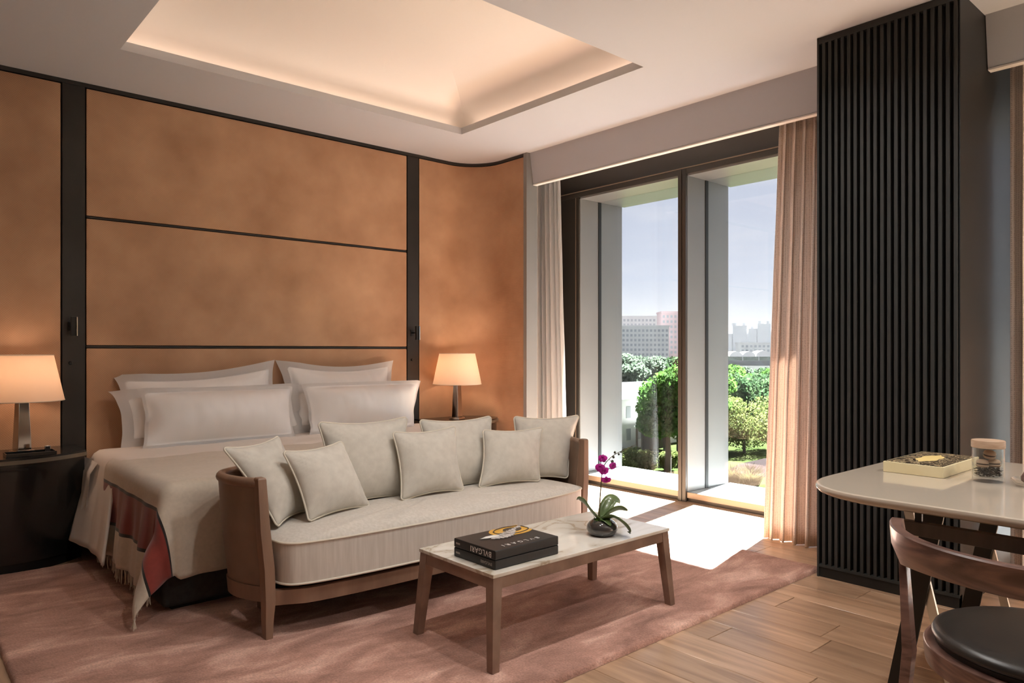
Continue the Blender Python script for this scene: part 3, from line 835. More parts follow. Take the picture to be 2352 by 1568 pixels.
def drape(a, b_, X0, X1, YF, ztop, r, flare, fold, wob=0.012, zmin=0.03, seed=0, tail=1.0):
    """cloth coordinate (a, b_) = plan position; what lies outside X0..X1 / below YF hangs"""
    ex = 0; sx = 0
    if a < X0: ex = X0 - a; sx = -1
    elif a > X1: ex = a - X1; sx = 1
    ey = max(0, YF - b_)
    bx = min(max(a, X0), X1); by = max(b_, YF)
    e = math.hypot(ex, ey)
    if e < 1e-9:
        z = ztop + 0.006 * noise.noise(Vector((a * 3, b_ * 3, seed))) + 0.004 * noise.noise(Vector((a * 9, b_ * 9, seed + 5)))
        return (bx, by, z)
    dx, dy = ex / e * sx, -ey / e
    if e < r * PI / 2:
        out = r * math.sin(e / r); dn = r * (1 - math.cos(e / r))
    else:
        dn = r + (e - r * PI / 2); out = r + flare * (dn - r)
        s2 = (2 * abs(dx * dy)) if ex > 0 and ey > 0 else 0
        out += fold * s2 * s2 * (dn - r)
        dn = r + (dn - r) * (1 - (1 - tail) * s2)
        ph = (b_ if ey == 0 else a) * 17
        out += wob * math.sin(ph + seed) * min(1, (dn - r) / 0.2) + 0.5 * wob * math.sin(2.3 * ph + 1.7 * seed) * min(1, (dn - r) / 0.2)
    z = max(zmin, ztop - dn)
    return (bx + dx * out, by + dy * out, z)

# duvet with its turned-down top
dv = B()
def duvetf(u, v):
    a = 0.50 + (3.60 - 0.50) * u; b_ = 4.24 + 0.54 * v
    x, y, z = drape(a, b_, 1.00, 3.23, 2.0, 0.578, 0.06, 0.26, 0, 0.006, seed=2)
    if a < 1.0:
        h_ = (1.0 - a) / 0.5
        y -= 0.22 * h_ ** 1.3 * (1 - 0.35 * v); x += 0.02 * math.sin(v * 5) * h_
    z += 0.012 * math.sin(min(1, v / 0.12) * PI / 2)
    return (x, y, z)
dv.grid(duvetf, 110, 26)
dvo = tag(obj('duvet', dv, M['duvet'], smooth=True, angle=180), 'ivory duvet with turned-down top flaring over the bed side', 'duvet')
md = dvo.modifiers.new('thick', 'SOLIDIFY'); md.thickness = 0.012; md.offset = 1

# cream throw with a red band
BL_A0 = 0.985 - 0.495
bl = B()
BA1, BB0, BB1 = 3.60, 3.40 - 0.42, 4.40
NU, NV = 150, 74
def blf(u, v):
    a = BL_A0 + (BA1 - BL_A0) * u
    skew = 0.0
    b_ = BB0 + (BB1 - BB0) * v
    x, y, z = drape(a, b_, 0.985, 3.25, 3.415, 0.588, 0.055, 0.10, 0.26, 0.013, zmin=0.04, seed=4, tail=0.80)
    return (x, y, z)
bl.grid(blf, NU, NV)
blo = obj('throw_blanket', bl, M['blanket'], smooth=True, angle=180)
uvl = blo.data.uv_layers.new(name='UVMap')
for lp in blo.data.loops:
    i = lp.vertex_index % (NU + 1); j = lp.vertex_index // (NU + 1)
    uvl.data[lp.index].uv = ((BA1 - BL_A0) * i / NU, j / NV)
tag(blo, 'cream wool throw with red band and fringe draped over the bed foot', 'blanket')
md = blo.modifiers.new('thick', 'SOLIDIFY'); md.thickness = 0.006; md.offset = 1
fr = B()
k = 0
rf = random.Random(3)
nf = 118
for i in range(nf):
    v = (i + rf.uniform(-0.25, 0.25)) / nf
    v = min(max(v, 0.0), 1.0)
    x, y, z = blf(0, v)
    ln = rf.uniform(0.045, 0.075)
    sx = rf.uniform(-0.008, 0.008); sy = rf.uniform(-0.012, 0.012)
    z1 = max(0.028, z - ln)
    fr.tube([(x, y, z + 0.004), (x + sx * 0.4, y + sy * 0.3, (z + z1) / 2), (x + sx, y + sy, z1)], [0.0026, 0.0026, 0.0018], 5)
tag(obj('fringe', fr, M['fringe'], blo, smooth=True), kind='stuff')

# ---- pillows and cushions spanned between four corner points
def lerp4(c, s, t):
    tl, tr_, br, bl_ = c
    top_ = tl.lerp(tr_, s); bot = bl_.lerp(br, s)
    return bot.lerp(top_, t)

def pillow(name, corners, thick, label, group, flange=0.07, seed=0, sag=0.02, flip=0.0):
    c = [Vector(p) for p in corners]
    nrm = (c[1] - c[0]).cross(c[3] - c[0]).normalized()
    if nrm.y > 0: nrm = -nrm
    wdt = (c[1] - c[0]).length; hgt = (c[0] - c[3]).length
    fs, ft = flange / wdt, flange / hgt
    N, K = 56, 34
    def shape(s, t, side):
        p = lerp4(c, s, t)
        S_ = (s - 0.5) / (0.5 - fs); T_ = (t - 0.5) / (0.5 - ft)
        if abs(S_) < 1 and abs(T_) < 1:
            f = (1 - abs(S_) ** 2.6) ** 0.8 * (1 - abs(T_) ** 2.2) ** 0.75
        else: f = 0
        ed = 1 - min(1, min(s, 1 - s) / fs, 1) if fs else 0
        wr = noise.noise(p * 5 + Vector((seed, 0, 0))) * 0.016 + noise.noise(Vector((p.x * 22, p.y * 9, p.z * 9 + seed))) * 0.006
        q = p + nrm * (side * thick * f * (0.62 if side > 0 else 0.38) + wr * (0.35 + f) * 0.9)
        # top edge dips between the corners, flanges roll gently
        q.z -= sag * math.sin(PI * s) * t * (0.6 + 0.4 * t)
        fl = max(0, 1 - s / (fs * 1.3)) + max(0, 1 - (1 - s) / (fs * 1.3))
        q += nrm * (fl * (-0.02 + 0.03 * noise.noise(Vector((seed, t * 4, s * 3)))))
        if flip: q += nrm * (-flip * max(0, (t - 0.75) / 0.25) ** 2 * max(0, 1 - s / 0.16))
        # sides draw in slightly where the filling stretches the cover
        q += (c[1] - c[0]) * ((0.5 - s) * 0.05 * math.sin(PI * t))
        return q
    b_ = B(); ids = {}
    vs = []
    for side in (1, -1):
        for j in range(K + 1):
            for i in range(N + 1):
                rim = i in (0, N) or j in (0, K)
                key = (i, j) if rim else (i, j, side)
                if key not in ids:
                    ids[key] = len(vs); vs.append(shape(i / N, j / K, side))
    fs_ = []
    g = lambda i, j, sd: ids[(i, j)] if (i in (0, N) or j in (0, K)) else ids[(i, j, sd)]
    for sd in (1, -1):
        for j in range(K):
            for i in range(N):
                fs_.append((g(i, j, sd), g(i + 1, j, sd), g(i + 1, j + 1, sd), g(i, j + 1, sd)))
    b_.add(vs, fs_)
    return tag(obj(name, b_, M['cotton'], smooth=True, angle=180), label, 'pillow', group)

GP = 'white bed pillows'
pillow('bed_pillow', [(1.10, 4.955, 1.045), (2.125, 4.955, 1.118), (2.10, 4.88, 0.60), (1.14, 4.88, 0.60)], 0.20, 'rear white flanged pillow at the headboard, on the dark cabinet side', GP, 0.055, 1, 0.045, 0.10)
pillow('bed_pillow', [(2.150, 4.955, 1.122), (3.110, 4.955, 1.105), (3.06, 4.88, 0.60), (2.19, 4.88, 0.60)], 0.20, 'rear white flanged pillow at the headboard, on the window side', GP, 0.055, 2, 0.055, 0.05)
pillow('bed_pillow', [(1.056, 4.835, 0.955), (2.250, 4.835, 0.952), (2.30, 4.775, 0.59), (1.085, 4.745, 0.585)], 0.16, 'middle white pillow behind the plump front one, on the dark cabinet side', GP, 0.07, 3, 0.01, 0.09)
pillow('bed_pillow', [(2.20, 4.850, 0.945), (3.185, 4.850, 0.930), (3.12, 4.79, 0.59), (2.15, 4.79, 0.59)], 0.14, 'middle white pillow behind the plump front one, on the window side', GP, 0.07, 4, 0.02)
pillow('bed_pillow', [(1.185, 4.730, 0.945), (2.160, 4.740, 0.938), (2.125, 4.62, 0.600), (1.165, 4.60, 0.597)], 0.26, 'plump front white pillow on the dark cabinet side of the bed', GP, 0.028, 5, 0.0)
pillow('bed_pillow', [(2.222, 4.740, 0.950), (3.228, 4.740, 0.948), (3.09, 4.62, 0.590), (2.225, 4.62, 0.602)], 0.26, 'plump front white pillow on the window side of the bed', GP, 0.032, 6, 0.0)

def cushion(corners, thick, label, group, seed=0):
    c = [Vector(p) for p in corners]
    nrm = (c[1] - c[0]).cross(c[3] - c[0]).normalized()
    if nrm.y > 0: nrm = -nrm
    N = 34
    ctr = sum(c, Vector()) / 4
    def plan(s, t):
        p = lerp4(c, s, t)
        S_, T_ = 2 * s - 1, 2 * t - 1
        ex = (c[1] - c[0]); ey = (c[0] - c[3])
        p -= ex * (S_ * 0.055 * (1 - T_ * T_)) + ey * (T_ * 0.060 * (1 - S_ * S_))
        # blunt the corner tips
        cr_ = max(0, abs(S_) * abs(T_) - 0.86) / 0.14
        p = p.lerp(ctr, 0.05 * cr_ * cr_)
        return p
    def shape(s, t, side):
        S_, T_ = 2 * s - 1, 2 * t - 1
        f = ((1 - abs(S_) ** 2.3) * (1 - abs(T_) ** 2.3)) ** 0.62
        p = plan(s, t)
        wr = noise.noise(p * 6 + Vector((seed * 3.1, 0, 0))) * 0.010
        cd = (abs(S_) * abs(T_)) ** 1.5
        wr += cd * 0.006 * math.sin((abs(S_) - abs(T_)) * 26 + seed)
        return p + nrm * (side * thick * f * (0.6 if side > 0 else 0.4) + wr * min(1, f * 2.5))
    ids = {}; vs = []
    for side in (1, -1):
        for j in range(N + 1):
            for i in range(N + 1):
                rim = i in (0, N) or j in (0, N)
                key = (i, j) if rim else (i, j, side)
                if key not in ids: ids[key] = len(vs); vs.append(shape(i / N, j / N, side))
    g = lambda i, j, sd: ids[(i, j)] if (i in (0, N) or j in (0, N)) else ids[(i, j, sd)]
    fs_ = [(g(i, j, sd), g(i + 1, j, sd), g(i + 1, j + 1, sd), g(i, j + 1, sd)) for sd in (1, -1) for j in range(N) for i in range(N)]
    b_ = B().add(vs, fs_)
    t = tag(obj('cushion', b_, M['linen'], smooth=True, angle=180), label, 'cushion', group)
    rim = [vs[ids[(i, 0)]] for i in range(N)] + [vs[ids[(N, j)]] for j in range(N)] + [vs[ids[(N - i, N)]] for i in range(N)] + [vs[ids[(0, N - j)]] for j in range(N)]
    obj('piping', B().tube(rim, 0.0042, 7, closed=True), M['piping'], t, smooth=True, angle=180)
    return t

GL, GS = 'large linen back cushions on the sofa', 'small linen scatter cushions on the sofa'
cushion([(1.095, 3.11, 0.770), (1.40, 3.235, 0.785), (1.515, 3.12, 0.435), (1.270, 2.945, 0.430)], 0.13, 'large linen cushion wedged in the sofa arm at the bed-corner end', GL, 1)
cushion([(1.592, 3.235, 0.838), (2.112, 3.235, 0.833), (2.06, 3.125, 0.430), (1.60, 3.125, 0.425)], 0.15, 'large linen cushion behind the two small ones, second from the throw end', GL, 2)
cushion([(2.180, 3.235, 0.812), (2.690, 3.235, 0.802), (2.66, 3.125, 0.425), (2.16, 3.125, 0.425)], 0.14, 'large linen cushion in front of the bedside lamp nearer the window', GL, 3)
cushion([(2.850, 3.225, 0.790), (3.232, 3.04, 0.788), (3.075, 2.985, 0.420), (2.745, 3.13, 0.420)], 0.13, 'large linen cushion wedged in the sofa arm at the window end', GL, 4)
cushion([(1.322, 3.02, 0.742), (1.668, 3.125, 0.750), (1.762, 3.02, 0.438), (1.396, 2.915, 0.438)], 0.12, 'small linen cushion tilted in front at the throw end of the sofa', GS, 5)
cushion([(1.932, 3.105, 0.775), (2.330, 3.105, 0.778), (2.318, 3.01, 0.442), (1.918, 3.00, 0.442)], 0.12, 'small upright linen cushion in the middle of the sofa', GS, 6)
cushion([(2.515, 3.105, 0.744), (2.918, 3.035, 0.735), (2.812, 2.95, 0.440), (2.418, 3.02, 0.440)], 0.12, 'small linen cushion near the window end of the sofa', GS, 7)

# ================================================================== SOFA
sofa = thing('sofa', (2.1, 3.0, 0.02), 'curved wood-framed sofa with tan leather sides and linen seat at the bed foot', 'sofa')
top_path = [(1.150, 2.862), (1.105, 2.96), (1.083, 3.07), (1.105, 3.175), (1.19, 3.243), (1.36, 3.262), (1.75, 3.264), (2.11, 3.264), (2.47, 3.264), (2.86, 3.262), (3.03, 3.243), (3.125, 3.175), (3.150, 3.07), (3.128, 2.96), (3.082, 2.866)]
ctr2 = Vector((2.115, 3.05))
def inset(p, d):
    v = Vector(p) - Vector((min(max(p[0], 1.5), 2.73), 2.95))
    return Vector(p) - v.normalized() * d
tp = [Vector((p.x, p.y)) for p in catmull([(x, y, 0) for x, y in top_path], 6)]
sh = B()
K = [(0.0, 0.640), (0.010, 0.50), (0.026, 0.33), (0.040, 0.215)]
vs = []; 
for p in tp:
    for d, z in K: q = inset(p, d); vs.append((q.x, q.y, z))
    for d, z in reversed(K): q = inset(p, d + 0.034); vs.append((q.x, q.y, z))
n8 = 2 * len(K)
fs = []
for i in range(len(tp) - 1):
    for k in range(n8): fs.append((i * n8 + k, i * n8 + (k + 1) % n8, (i + 1) * n8 + (k + 1) % n8, (i + 1) * n8 + k))
fs += [tuple(range(n8)), tuple((len(tp) - 1) * n8 + k for k in reversed(range(n8)))]
sh.add(vs, fs)
obj('back_shell', sh, M['sofaleather'], sofa, smooth=True, angle=50)
rail = [(*inset(p, 0.012), 0.642) for p in tp]
obj('top_rail', B().tube(rail, 0.021, 12), M['sofawood'], sofa, smooth=True, angle=50)
low = [(*inset(p, 0.030), 0.185) for p in tp]
lb = B(); vs = []
for p in tp:
    for d, z in ((0.034, 0.215), (0.040, 0.150), (0.078, 0.150), (0.078, 0.215)): q = inset(p, d); vs.append((q.x, q.y, z))
fs = [(i * 4 + k, i * 4 + (k + 1) % 4, i * 4 + 4 + (k + 1) % 4, i * 4 + 4 + k) for i in range(len(tp) - 1) for k in range(4)]
fs += [(0, 1, 2, 3), tuple((len(tp) - 1) * 4 + k for k in (3, 2, 1, 0))]
obj('base_rail', lb.add(vs, fs), M['sofawood'], sofa, smooth=True, angle=50)
front = [(1.215, 2.885), (1.232, 2.800), (1.290, 2.752), (1.48, 2.722), (1.80, 2.706), (2.12, 2.703), (2.45, 2.712), (2.74, 2.735), (2.93, 2.772), (3.00, 2.812), (3.022, 2.885)]
fc = [Vector((p.x, p.y)) for p in catmull([(x, y, 0) for x, y in front], 8)]
# wooden front rail follows the bowed seat
fb = B(); vs = []
frp = [Vector((1.180, 2.822)), Vector((1.24, 2.795))] + [Vector((p.x, p.y + 0.012)) for p in fc if 1.30 < p.x < 2.95] + [Vector((3.0, 2.815)), Vector((3.055, 2.84))]
for p in frp:
    for d, z in ((0.0, 0.210), (0.004, 0.150), (0.035, 0.150), (0.035, 0.210)): vs.append((p.x, p.y + d, z))
fs = [(i * 4 + k, i * 4 + (k + 1) % 4, i * 4 + 4 + (k + 1) % 4, i * 4 + 4 + k) for i in range(len(frp) - 1) for k in range(4)]
fs += [(0, 1, 2, 3), tuple((len(frp) - 1) * 4 + k for k in (3, 2, 1, 0))]
obj('front_rail', fb.add(vs, fs), M['sofawood'], sofa, smooth=True, angle=40)
obj('seat_deck', B().prism([(p.x, p.y + 0.04) for p in frp] + [(3.02, 3.18), (1.22, 3.18)], 0.16, 0.205), M['bedbase'], sofa)
# seat cushion
outl = [(p.x, p.y) for p in fc] + [(3.03, 3.0), (3.02, 3.12), (2.95, 3.185), (2.11, 3.19), (1.28, 3.185), (1.215, 3.12), (1.208, 3.0)]
sc_ = B(); ns = len(outl)
cc = Vector((2.115, 3.0))
rings = [(1.0, 0.240), (1.0, 0.395)] + [(1 - 0.012, 0.404), (0.965, 0.413), (0.92, 0.422), (0.84, 0.432), (0.7, 0.440), (0.45, 0.444), (0.2, 0.445)]
vs = []
for i_, (s, z) in enumerate([(0.985, 0.228)] + rings):
    for k, (x, y) in enumerate(outl):
        d = Vector((x, y)) - cc
        wob = noise.noise(Vector((x * 7, y * 9, 2))) * 0.006 if z > 0.41 else 0
        inw = 0.0 if z > 0.405 or z < 0.235 else -0.0
        vs.append((cc.x + d.x * s, cc.y + d.y * s, z + wob))
nr = len(rings) + 1
fs = [(r * ns + k, r * ns + (k + 1) % ns, (r + 1) * ns + (k + 1) % ns, (r + 1) * ns + k) for r in range(nr - 1) for k in range(ns)]
fs += [tuple(reversed(range(ns))), tuple((nr - 1) * ns + k for k in range(ns))]
seat = obj('seat_cushion', sc_.add(vs, fs), M['seatlinen'], sofa, smooth=True, angle=60)
for z in (0.400, 0.235):
    obj('piping', B().tube([(x, y, z + (0.0 if z > 0.3 else 0)) for x, y in [(p.x, p.y) for p in fc]], 0.0048, 7), M['piping'], seat, smooth=True)
# four legs; the front ones run up as arm posts
def post(xb, yb, xm, ym, xt, yt, ztop, sgn):
    b_ = B(); vs = []
    for (x, y, z, wx, wy) in ((xb, yb, 0.021, 0.015, 0.021), ((xb + xm) / 2, (yb + ym) / 2 + 0.004, 0.09, 0.017, 0.024), (xm, ym, 0.17, 0.021, 0.028), (xm - sgn * 0.004, ym + 0.004, 0.30, 0.022, 0.030), ((xm + xt) / 2 - sgn * 0.004, (ym + yt) / 2, 0.45, 0.021, 0.027), (xt, yt, ztop - 0.006, 0.018, 0.023), (xt, yt, ztop, 0.014, 0.018)):
        vs += [(x - wx, y - wy, z), (x + wx, y - wy, z), (x + wx, y + wy, z), (x - wx, y + wy, z)]
    n = len(vs) // 4
    fs = [(i * 4 + k, i * 4 + (k + 1) % 4, i * 4 + 4 + (k + 1) % 4, i * 4 + 4 + k) for i in range(n - 1) for k in range(4)] + [(3, 2, 1, 0), tuple((n - 1) * 4 + k for k in range(4))]
    return obj('leg', b_.add(vs, fs), M['sofawood'], sofa, bevel=0.003, angle=35)
post(1.178, 2.828, 1.185, 2.838, 1.158, 2.855, 0.668, 1)
post(3.040, 2.838, 3.040, 2.846, 3.075, 2.862, 0.668, -1)
for x in (1.30, 2.93):
    obj('leg', B().hexa([(x - 0.015, 3.165, 0.021), (x + 0.015, 3.165, 0.021), (x + 0.015, 3.20, 0.021), (x - 0.015, 3.20, 0.021)], [(x - 0.02, 3.15, 0.16), (x + 0.02, 3.15, 0.16), (x + 0.02, 3.19, 0.16), (x - 0.02, 3.19, 0.16)]), M['sofawood'], sofa)

# ================================================================== COFFEE TABLE
CX0, CX1, CY0, CY1, CZ = 1.664, 2.714, 1.992, 2.466, 0.37
ct = thing('coffee_table', (2.19, 2.23, 0.02), 'low oak table with veined marble top standing on the rug', 'table')
obj('marble_top', B().box(CX0, CX1, CY0, CY1, CZ - 0.014, CZ), M['marble'], ct, bevel=0.002)
zt, zb = CZ - 0.0145, CZ - 0.058
obj('apron', B().box(CX0 + 0.006, CX1 - 0.006, CY0 + 0.005, CY0 + 0.028, zb, zt), M['tablewood'], ct, bevel=0.0015)
obj('apron', B().box(CX0 + 0.006, CX1 - 0.006, CY1 - 0.028, CY1 - 0.005, zb, zt), M['tablewood'], ct, bevel=0.0015)
obj('apron', B().box(CX0 + 0.005, CX0 + 0.028, CY0 + 0.028, CY1 - 0.028, zb, zt), M['tablewood'], ct, bevel=0.0015)
obj('apron', B().box(CX1 - 0.028, CX1 - 0.005, CY0 + 0.028, CY1 - 0.028, zb, zt), M['tablewood'], ct, bevel=0.0015)
for sx in (-1, 1):
    for sy in (-1, 1):
        xo = CX0 if sx < 0 else CX1; yo = CY0 if sy < 0 else CY1
        def rect(ox, w_, z):
            xa = xo - sx * (-ox); ya = yo + sy * ox
            xa = xo + sx * ox
            return [(xa, ya, z), (xa - sx * w_, ya, z), (xa - sx * w_, ya - sy * w_, z), (xa, ya - sy * w_, z)]
        obj('leg', B().hexa(rect(0.018, 0.033, 0.0225), rect(-0.004, 0.044, CZ - 0.0150)), M['tablewood'], ct, bevel=0.0015)

# ---- lettering helper: real flat letters
def letters(name, body, size, mt, parent, loc, right, up, thick=0.0006):
    cu = bpy.data.curves.new('letters', 'FONT'); cu.body = body; cu.size = size; cu.extrude = thick / 2
    cu.align_x = 'CENTER'; cu.align_y = 'CENTER'; cu.space_character = 1.12
    to = bpy.data.objects.new('letters', cu); C.objects.link(to)
    bpy.context.view_layer.update()
    me = bpy.data.meshes.new_from_object(to.evaluated_get(bpy.context.evaluated_depsgraph_get()))
    bpy.data.objects.remove(to)
    me.materials.clear(); me.materials.append(mt)
    r = Vector(right).normalized(); u = Vector(up).normalized(); n = r.cross(u)
    me.transform(Matrix(((r.x, u.x, n.x, loc[0]), (r.y, u.y, n.y, loc[1]), (r.z, u.z, n.z, loc[2]), (0, 0, 0, 1))))
    o = bpy.data.objects.new(name, me); C.objects.link(o)
    if parent: o.parent = parent; o.matrix_parent_inverse = root_inv(parent)
    return o

# ---- two black books
KX0, KX1, KY0, KY1 = 1.706, 2.036, 2.030, 2.284
def black_book(z, label, big):
    t = thing('book', ((KX0 + KX1) / 2, (KY0 + KY1) / 2, z), label, 'book', 'black books on the marble table')
    h_ = 0.0348
    obj('cover', B().box(KX0, KX1, KY0, KY1, z, z + h_), M['blackmatte'], t, bevel=0.004, seg=3)
    zz = z + h_ / 2
    letters('spine_lettering', 'BVLGARI', 0.030 if big else 0.016, M['letter'] if big else M['letterdim'], t, (KX0 - 0.0004, KY0 + (0.085 if big else 0.052), zz), (0, 1, 0), (0, 0, -1))
    obj('spine_label', B().box(KX0 - 0.0006, KX0, KY1 - 0.040, KY1 - 0.014, zz - 0.0035, zz + 0.0035), M['letterdim'], t)
    return t
bk1 = black_book(CZ + 0.0005, 'lower black book on the marble table, spine with small letters', False)
bk2 = black_book(CZ + 0.0363, 'upper black book with gold and silver jewel picture on its cover', True)
zc = CZ + 0.0363 + 0.0348
letters('cover_lettering', 'B V L G A R I', 0.030, M['letter'], bk2, (1.868, 2.070, zc + 0.0004), (-1, 0, 0), (0, -1, 0))
def ell(cx, cy, a, b0, z, n=40, x1=KX1 - 0.004, y1=KY1 - 0.004):
    return [(min(cx + a * math.cos(2 * PI * i / n), x1), min(cy + b0 * math.sin(2 * PI * i / n), y1)) for i in range(n)]
obj('gold_disc', B().prism(ell(1.955, 2.225, 0.105, 0.068, 0), zc, zc + 0.0007), M['gold'], bk2)
obj('gold_ring', B().tube([(x, y, zc + 0.0008) for x, y in ell(1.955, 2.225, 0.085, 0.050, 0)], 0.0028, 5, closed=True), M['bark'], bk2, smooth=True)
obj('gold_boss', B().prism(ell(1.965, 2.230, 0.045, 0.030, 0), zc + 0.0008, zc + 0.0014), M['bark'], bk2)
fan = []
for i in range(25):
    a = i / 24
    x = 1.80 + 0.225 * a; y = 2.170 + 0.075 * a - 0.045 * math.sin(PI * min(1, a * 1.25)) - (0.010 if i % 2 else 0)
    fan.append((x, y))
back = [(2.030, 2.262), (1.97, 2.235), (1.91, 2.215), (1.855, 2.195), (1.825, 2.185)]
obj('silver_fan', B().prism(fan + back, zc + 0.0016, zc + 0.0024), M['silver'], bk2)
obj('silver_wing', B().prism([(1.765, 2.192), (1.80, 2.180), (1.845, 2.178), (1.862, 2.190), (1.845, 2.205), (1.805, 2.206)], zc + 0.0025, zc + 0.0032), M['letter'], bk2)
for i in range(7):
    x = 1.86 + i * 0.022
    obj('jewel_bar', B().box(x, x + 0.006, 2.165 + i * 0.010, 2.205 + i * 0.007, zc + 0.0025, zc + 0.0035), M['letterdim'], bk2)

# ================================================================== ORCHID
RT = Vector((0.7504, -0.6610, 0)); FWD = Vector((0.6610, 0.7504, 0))
OC = Vector((2.392, 2.115, CZ))
orc = thing('orchid', OC, 'magenta orchid in a low smoky round bowl on the marble table', 'plant')
pot = [(0, 0.0), (0.045, 0.0), (0.060, 0.008), (0.069, 0.026), (0.066, 0.044), (0.055, 0.058), (0.042, 0.066), (0.036, 0.066), (0.040, 0.060), (0, 0.050)]
obj('bowl', B().lathe(pot, (OC.x, OC.y, OC.z + 0.0005), 40), M['smokepot'], orc, smooth=True, angle=60)
ms = B(); rm = random.Random(5)
for i in range(90):
    a = rm.uniform(0, 2 * PI); r = 0.036 * math.sqrt(rm.random())
    p = OC + Vector((r * math.cos(a), r * math.sin(a), 0.055))
    ms.tube([p, p + Vector((rm.uniform(-0.006, 0.006), rm.uniform(-0.006, 0.006), rm.uniform(0.012, 0.026)))], [0.002, 0.0006], 4)
tag(obj('moss', ms, M['moss'], orc), kind='stuff')
def P(lat, dep, z): return OC + RT * lat + FWD * dep + Vector((0, 0, z))
def leaf(pts, wid, twist=0.0):
    cl = catmull(pts, 7); n = len(cl); vs = []
    for i, p in enumerate(cl):
        t = (cl[min(i + 1, n - 1)] - cl[max(i - 1, 0)]).normalized()
        side = t.cross(Vector((0, 0, 1)))
        if side.length < 0.2: side = FWD.copy()
        side.normalize(); side = (side * math.cos(twist) + t.cross(side) * math.sin(twist))
        up = side.cross(t).normalized()
        s = i / (n - 1); wd = wid * (math.sin(PI * min(1, 0.10 + 0.9 * s) ** 0.85)) ** 0.7 + 0.003
        for k in (-1, -0.5, 0, 0.5, 1): vs.append(p + side * (wd * k) + up * (0.22 * wd * abs(k) ** 1.5))
    fs = [(i * 5 + k, i * 5 + k + 1, i * 5 + 5 + k + 1, i * 5 + 5 + k) for i in range(n - 1) for k in range(4)]
    o = obj('leaf', B().add(vs, fs), M['orchid_leaf'], orc, smooth=True, angle=180)
    sm = o.modifiers.new('thick', 'SOLIDIFY'); sm.thickness = 0.0025
leaf([P(-0.012, 0, 0.066), P(-0.045, 0.01, 0.098), P(-0.076, 0.02, 0.136), P(-0.100, 0.02, 0.156), P(-0.110, 0.018, 0.150)], 0.021, 0.5)
leaf([P(0.0, 0.01, 0.072), P(0.022, 0.03, 0.115), P(0.050, 0.05, 0.143), P(0.078, 0.06, 0.136), P(0.085, 0.062, 0.122)], 0.028, 0.5)
leaf([P(0.0, 0.0, 0.070), P(0.040, 0.01, 0.098), P(0.080, 0.015, 0.112), P(0.115, 0.015, 0.104)], 0.022, -0.7)
leaf([P(0.008, -0.01, 0.068), P(0.045, -0.03, 0.084), P(0.080, -0.045, 0.066), P(0.108, -0.052, 0.036), P(0.114, -0.054, 0.018)], 0.034, -0.35)
leaf([P(-0.004, -0.005, 0.064), P(0.012, -0.035, 0.070), P(0.03, -0.06, 0.055)], 0.016, 0.0)
stem = catmull([P(-0.014, 0.0, 0.058), P(-0.012, 0, 0.11), P(-0.006, 0, 0.20), P(0.0, 0, 0.27), P(0.012, 0, 0.31), P(0.045, 0, 0.345), P(0.085, 0, 0.368), P(0.146, 0, 0.395)], 8)
obj('stem', B().tube(stem, [0.0032 - 0.0022 * i / (len(stem) - 1) for i in range(len(stem))], 7), M['orchid_stem'], orc, smooth=True)
obj('crown', B().lathe([(0.014, 0.05), (0.017, 0.066), (0.010, 0.082), (0, 0.086)], (OC.x, OC.y, OC.z), 14), M['orchid_leaf'], orc, smooth=True)
def flower(c, face, s, attach):
    f = obj('flower', B().lathe([(0, -0.2 * s), (0.16 * s, -0.1 * s), (0.2 * s, 0.05 * s), (0.1 * s, 0.2 * s), (0, 0.24 * s)], tuple(c), 10), M['petal'], orc, smooth=True)
    obj('pedicel', B().tube([attach, (Vector(attach) + c) / 2 + Vector((0, 0, 0.004)), c], 0.0011, 5), M['orchid_stem'], f, smooth=True)
    n = Vector(face).normalized(); x = n.cross(Vector((0, 0, 1))).normalized(); y = x.cross(n)
    for a, ln, wd in ((90, 1.0, 0.9), (15, 1.2, 1.35), (165, 1.2, 1.35), (-48, 0.95, 0.85), (-132, 0.95, 0.85)):
        a = math.radians(a); d = x * math.cos(a) + y * math.sin(a); sd = n.cross(d)
        vs = []; m_ = 7
        for i in range(m_ + 1):
            t = i / m_
            wv = wd * 0.5 * s * math.sin(PI * (0.10 + 0.885 * t) ** 1.15) ** 0.6
            for k in (-1, -0.4, 0.4, 1):
                vs.append(c + d * (ln * s * t) + sd * (wv * k) + n * (0.12 * s * (1 - abs(k)) + 0.25 * s * math.sin(PI * t) - 0.1 * s * t))
        fs = [(i * 4 + k, i * 4 + k + 1, i * 4 + 5 + k, i * 4 + 4 + k) for i in range(m_) for k in range(3)]
        obj('petal', B().add(vs, fs), M['petal'], f, smooth=True, angle=180)
N1 = -FWD
flower(P(0.006, -0.01, 0.282), N1 + RT * 0.2, 0.020, stem[28])
flower(P(-0.010, -0.008, 0.295), N1 - RT * 0.5 + V(0, 0, 0.2), 0.020, stem[30])
flower(P(0.002, -0.005, 0.335), N1 - RT * 0.6 + V(0, 0, 0.3), 0.019, stem[34])
flower(P(0.046, -0.006, 0.303), N1 + RT * 0.8, 0.019, stem[37])
flower(P(0.016, -0.010, 0.243), N1 + V(0, 0, -0.5), 0.019, stem[26])
for i, (lat, z, r, dz) in enumerate(((0.045, 0.322, 0.0070, -0.012), (0.050, 0.341, 0.0060, 0), (0.056, 0.362, 0.0058, 0.012), (0.073, 0.354, 0.0050, -0.006), (0.083, 0.364, 0.0042, 0), (0.094, 0.374, 0.0040, 0.004), (0.110, 0.378, 0.0032, 0), (0.128, 0.388, 0.0026, 0))):
    obj('bud', B().lathe([(0, -r), (r * 0.7, -r * 0.7), (r, 0), (r * 0.7, r * 0.8), (0, r * 1.2)], tuple(P(lat, -0.002, z)), 10), M['bud'], orc, smooth=True)

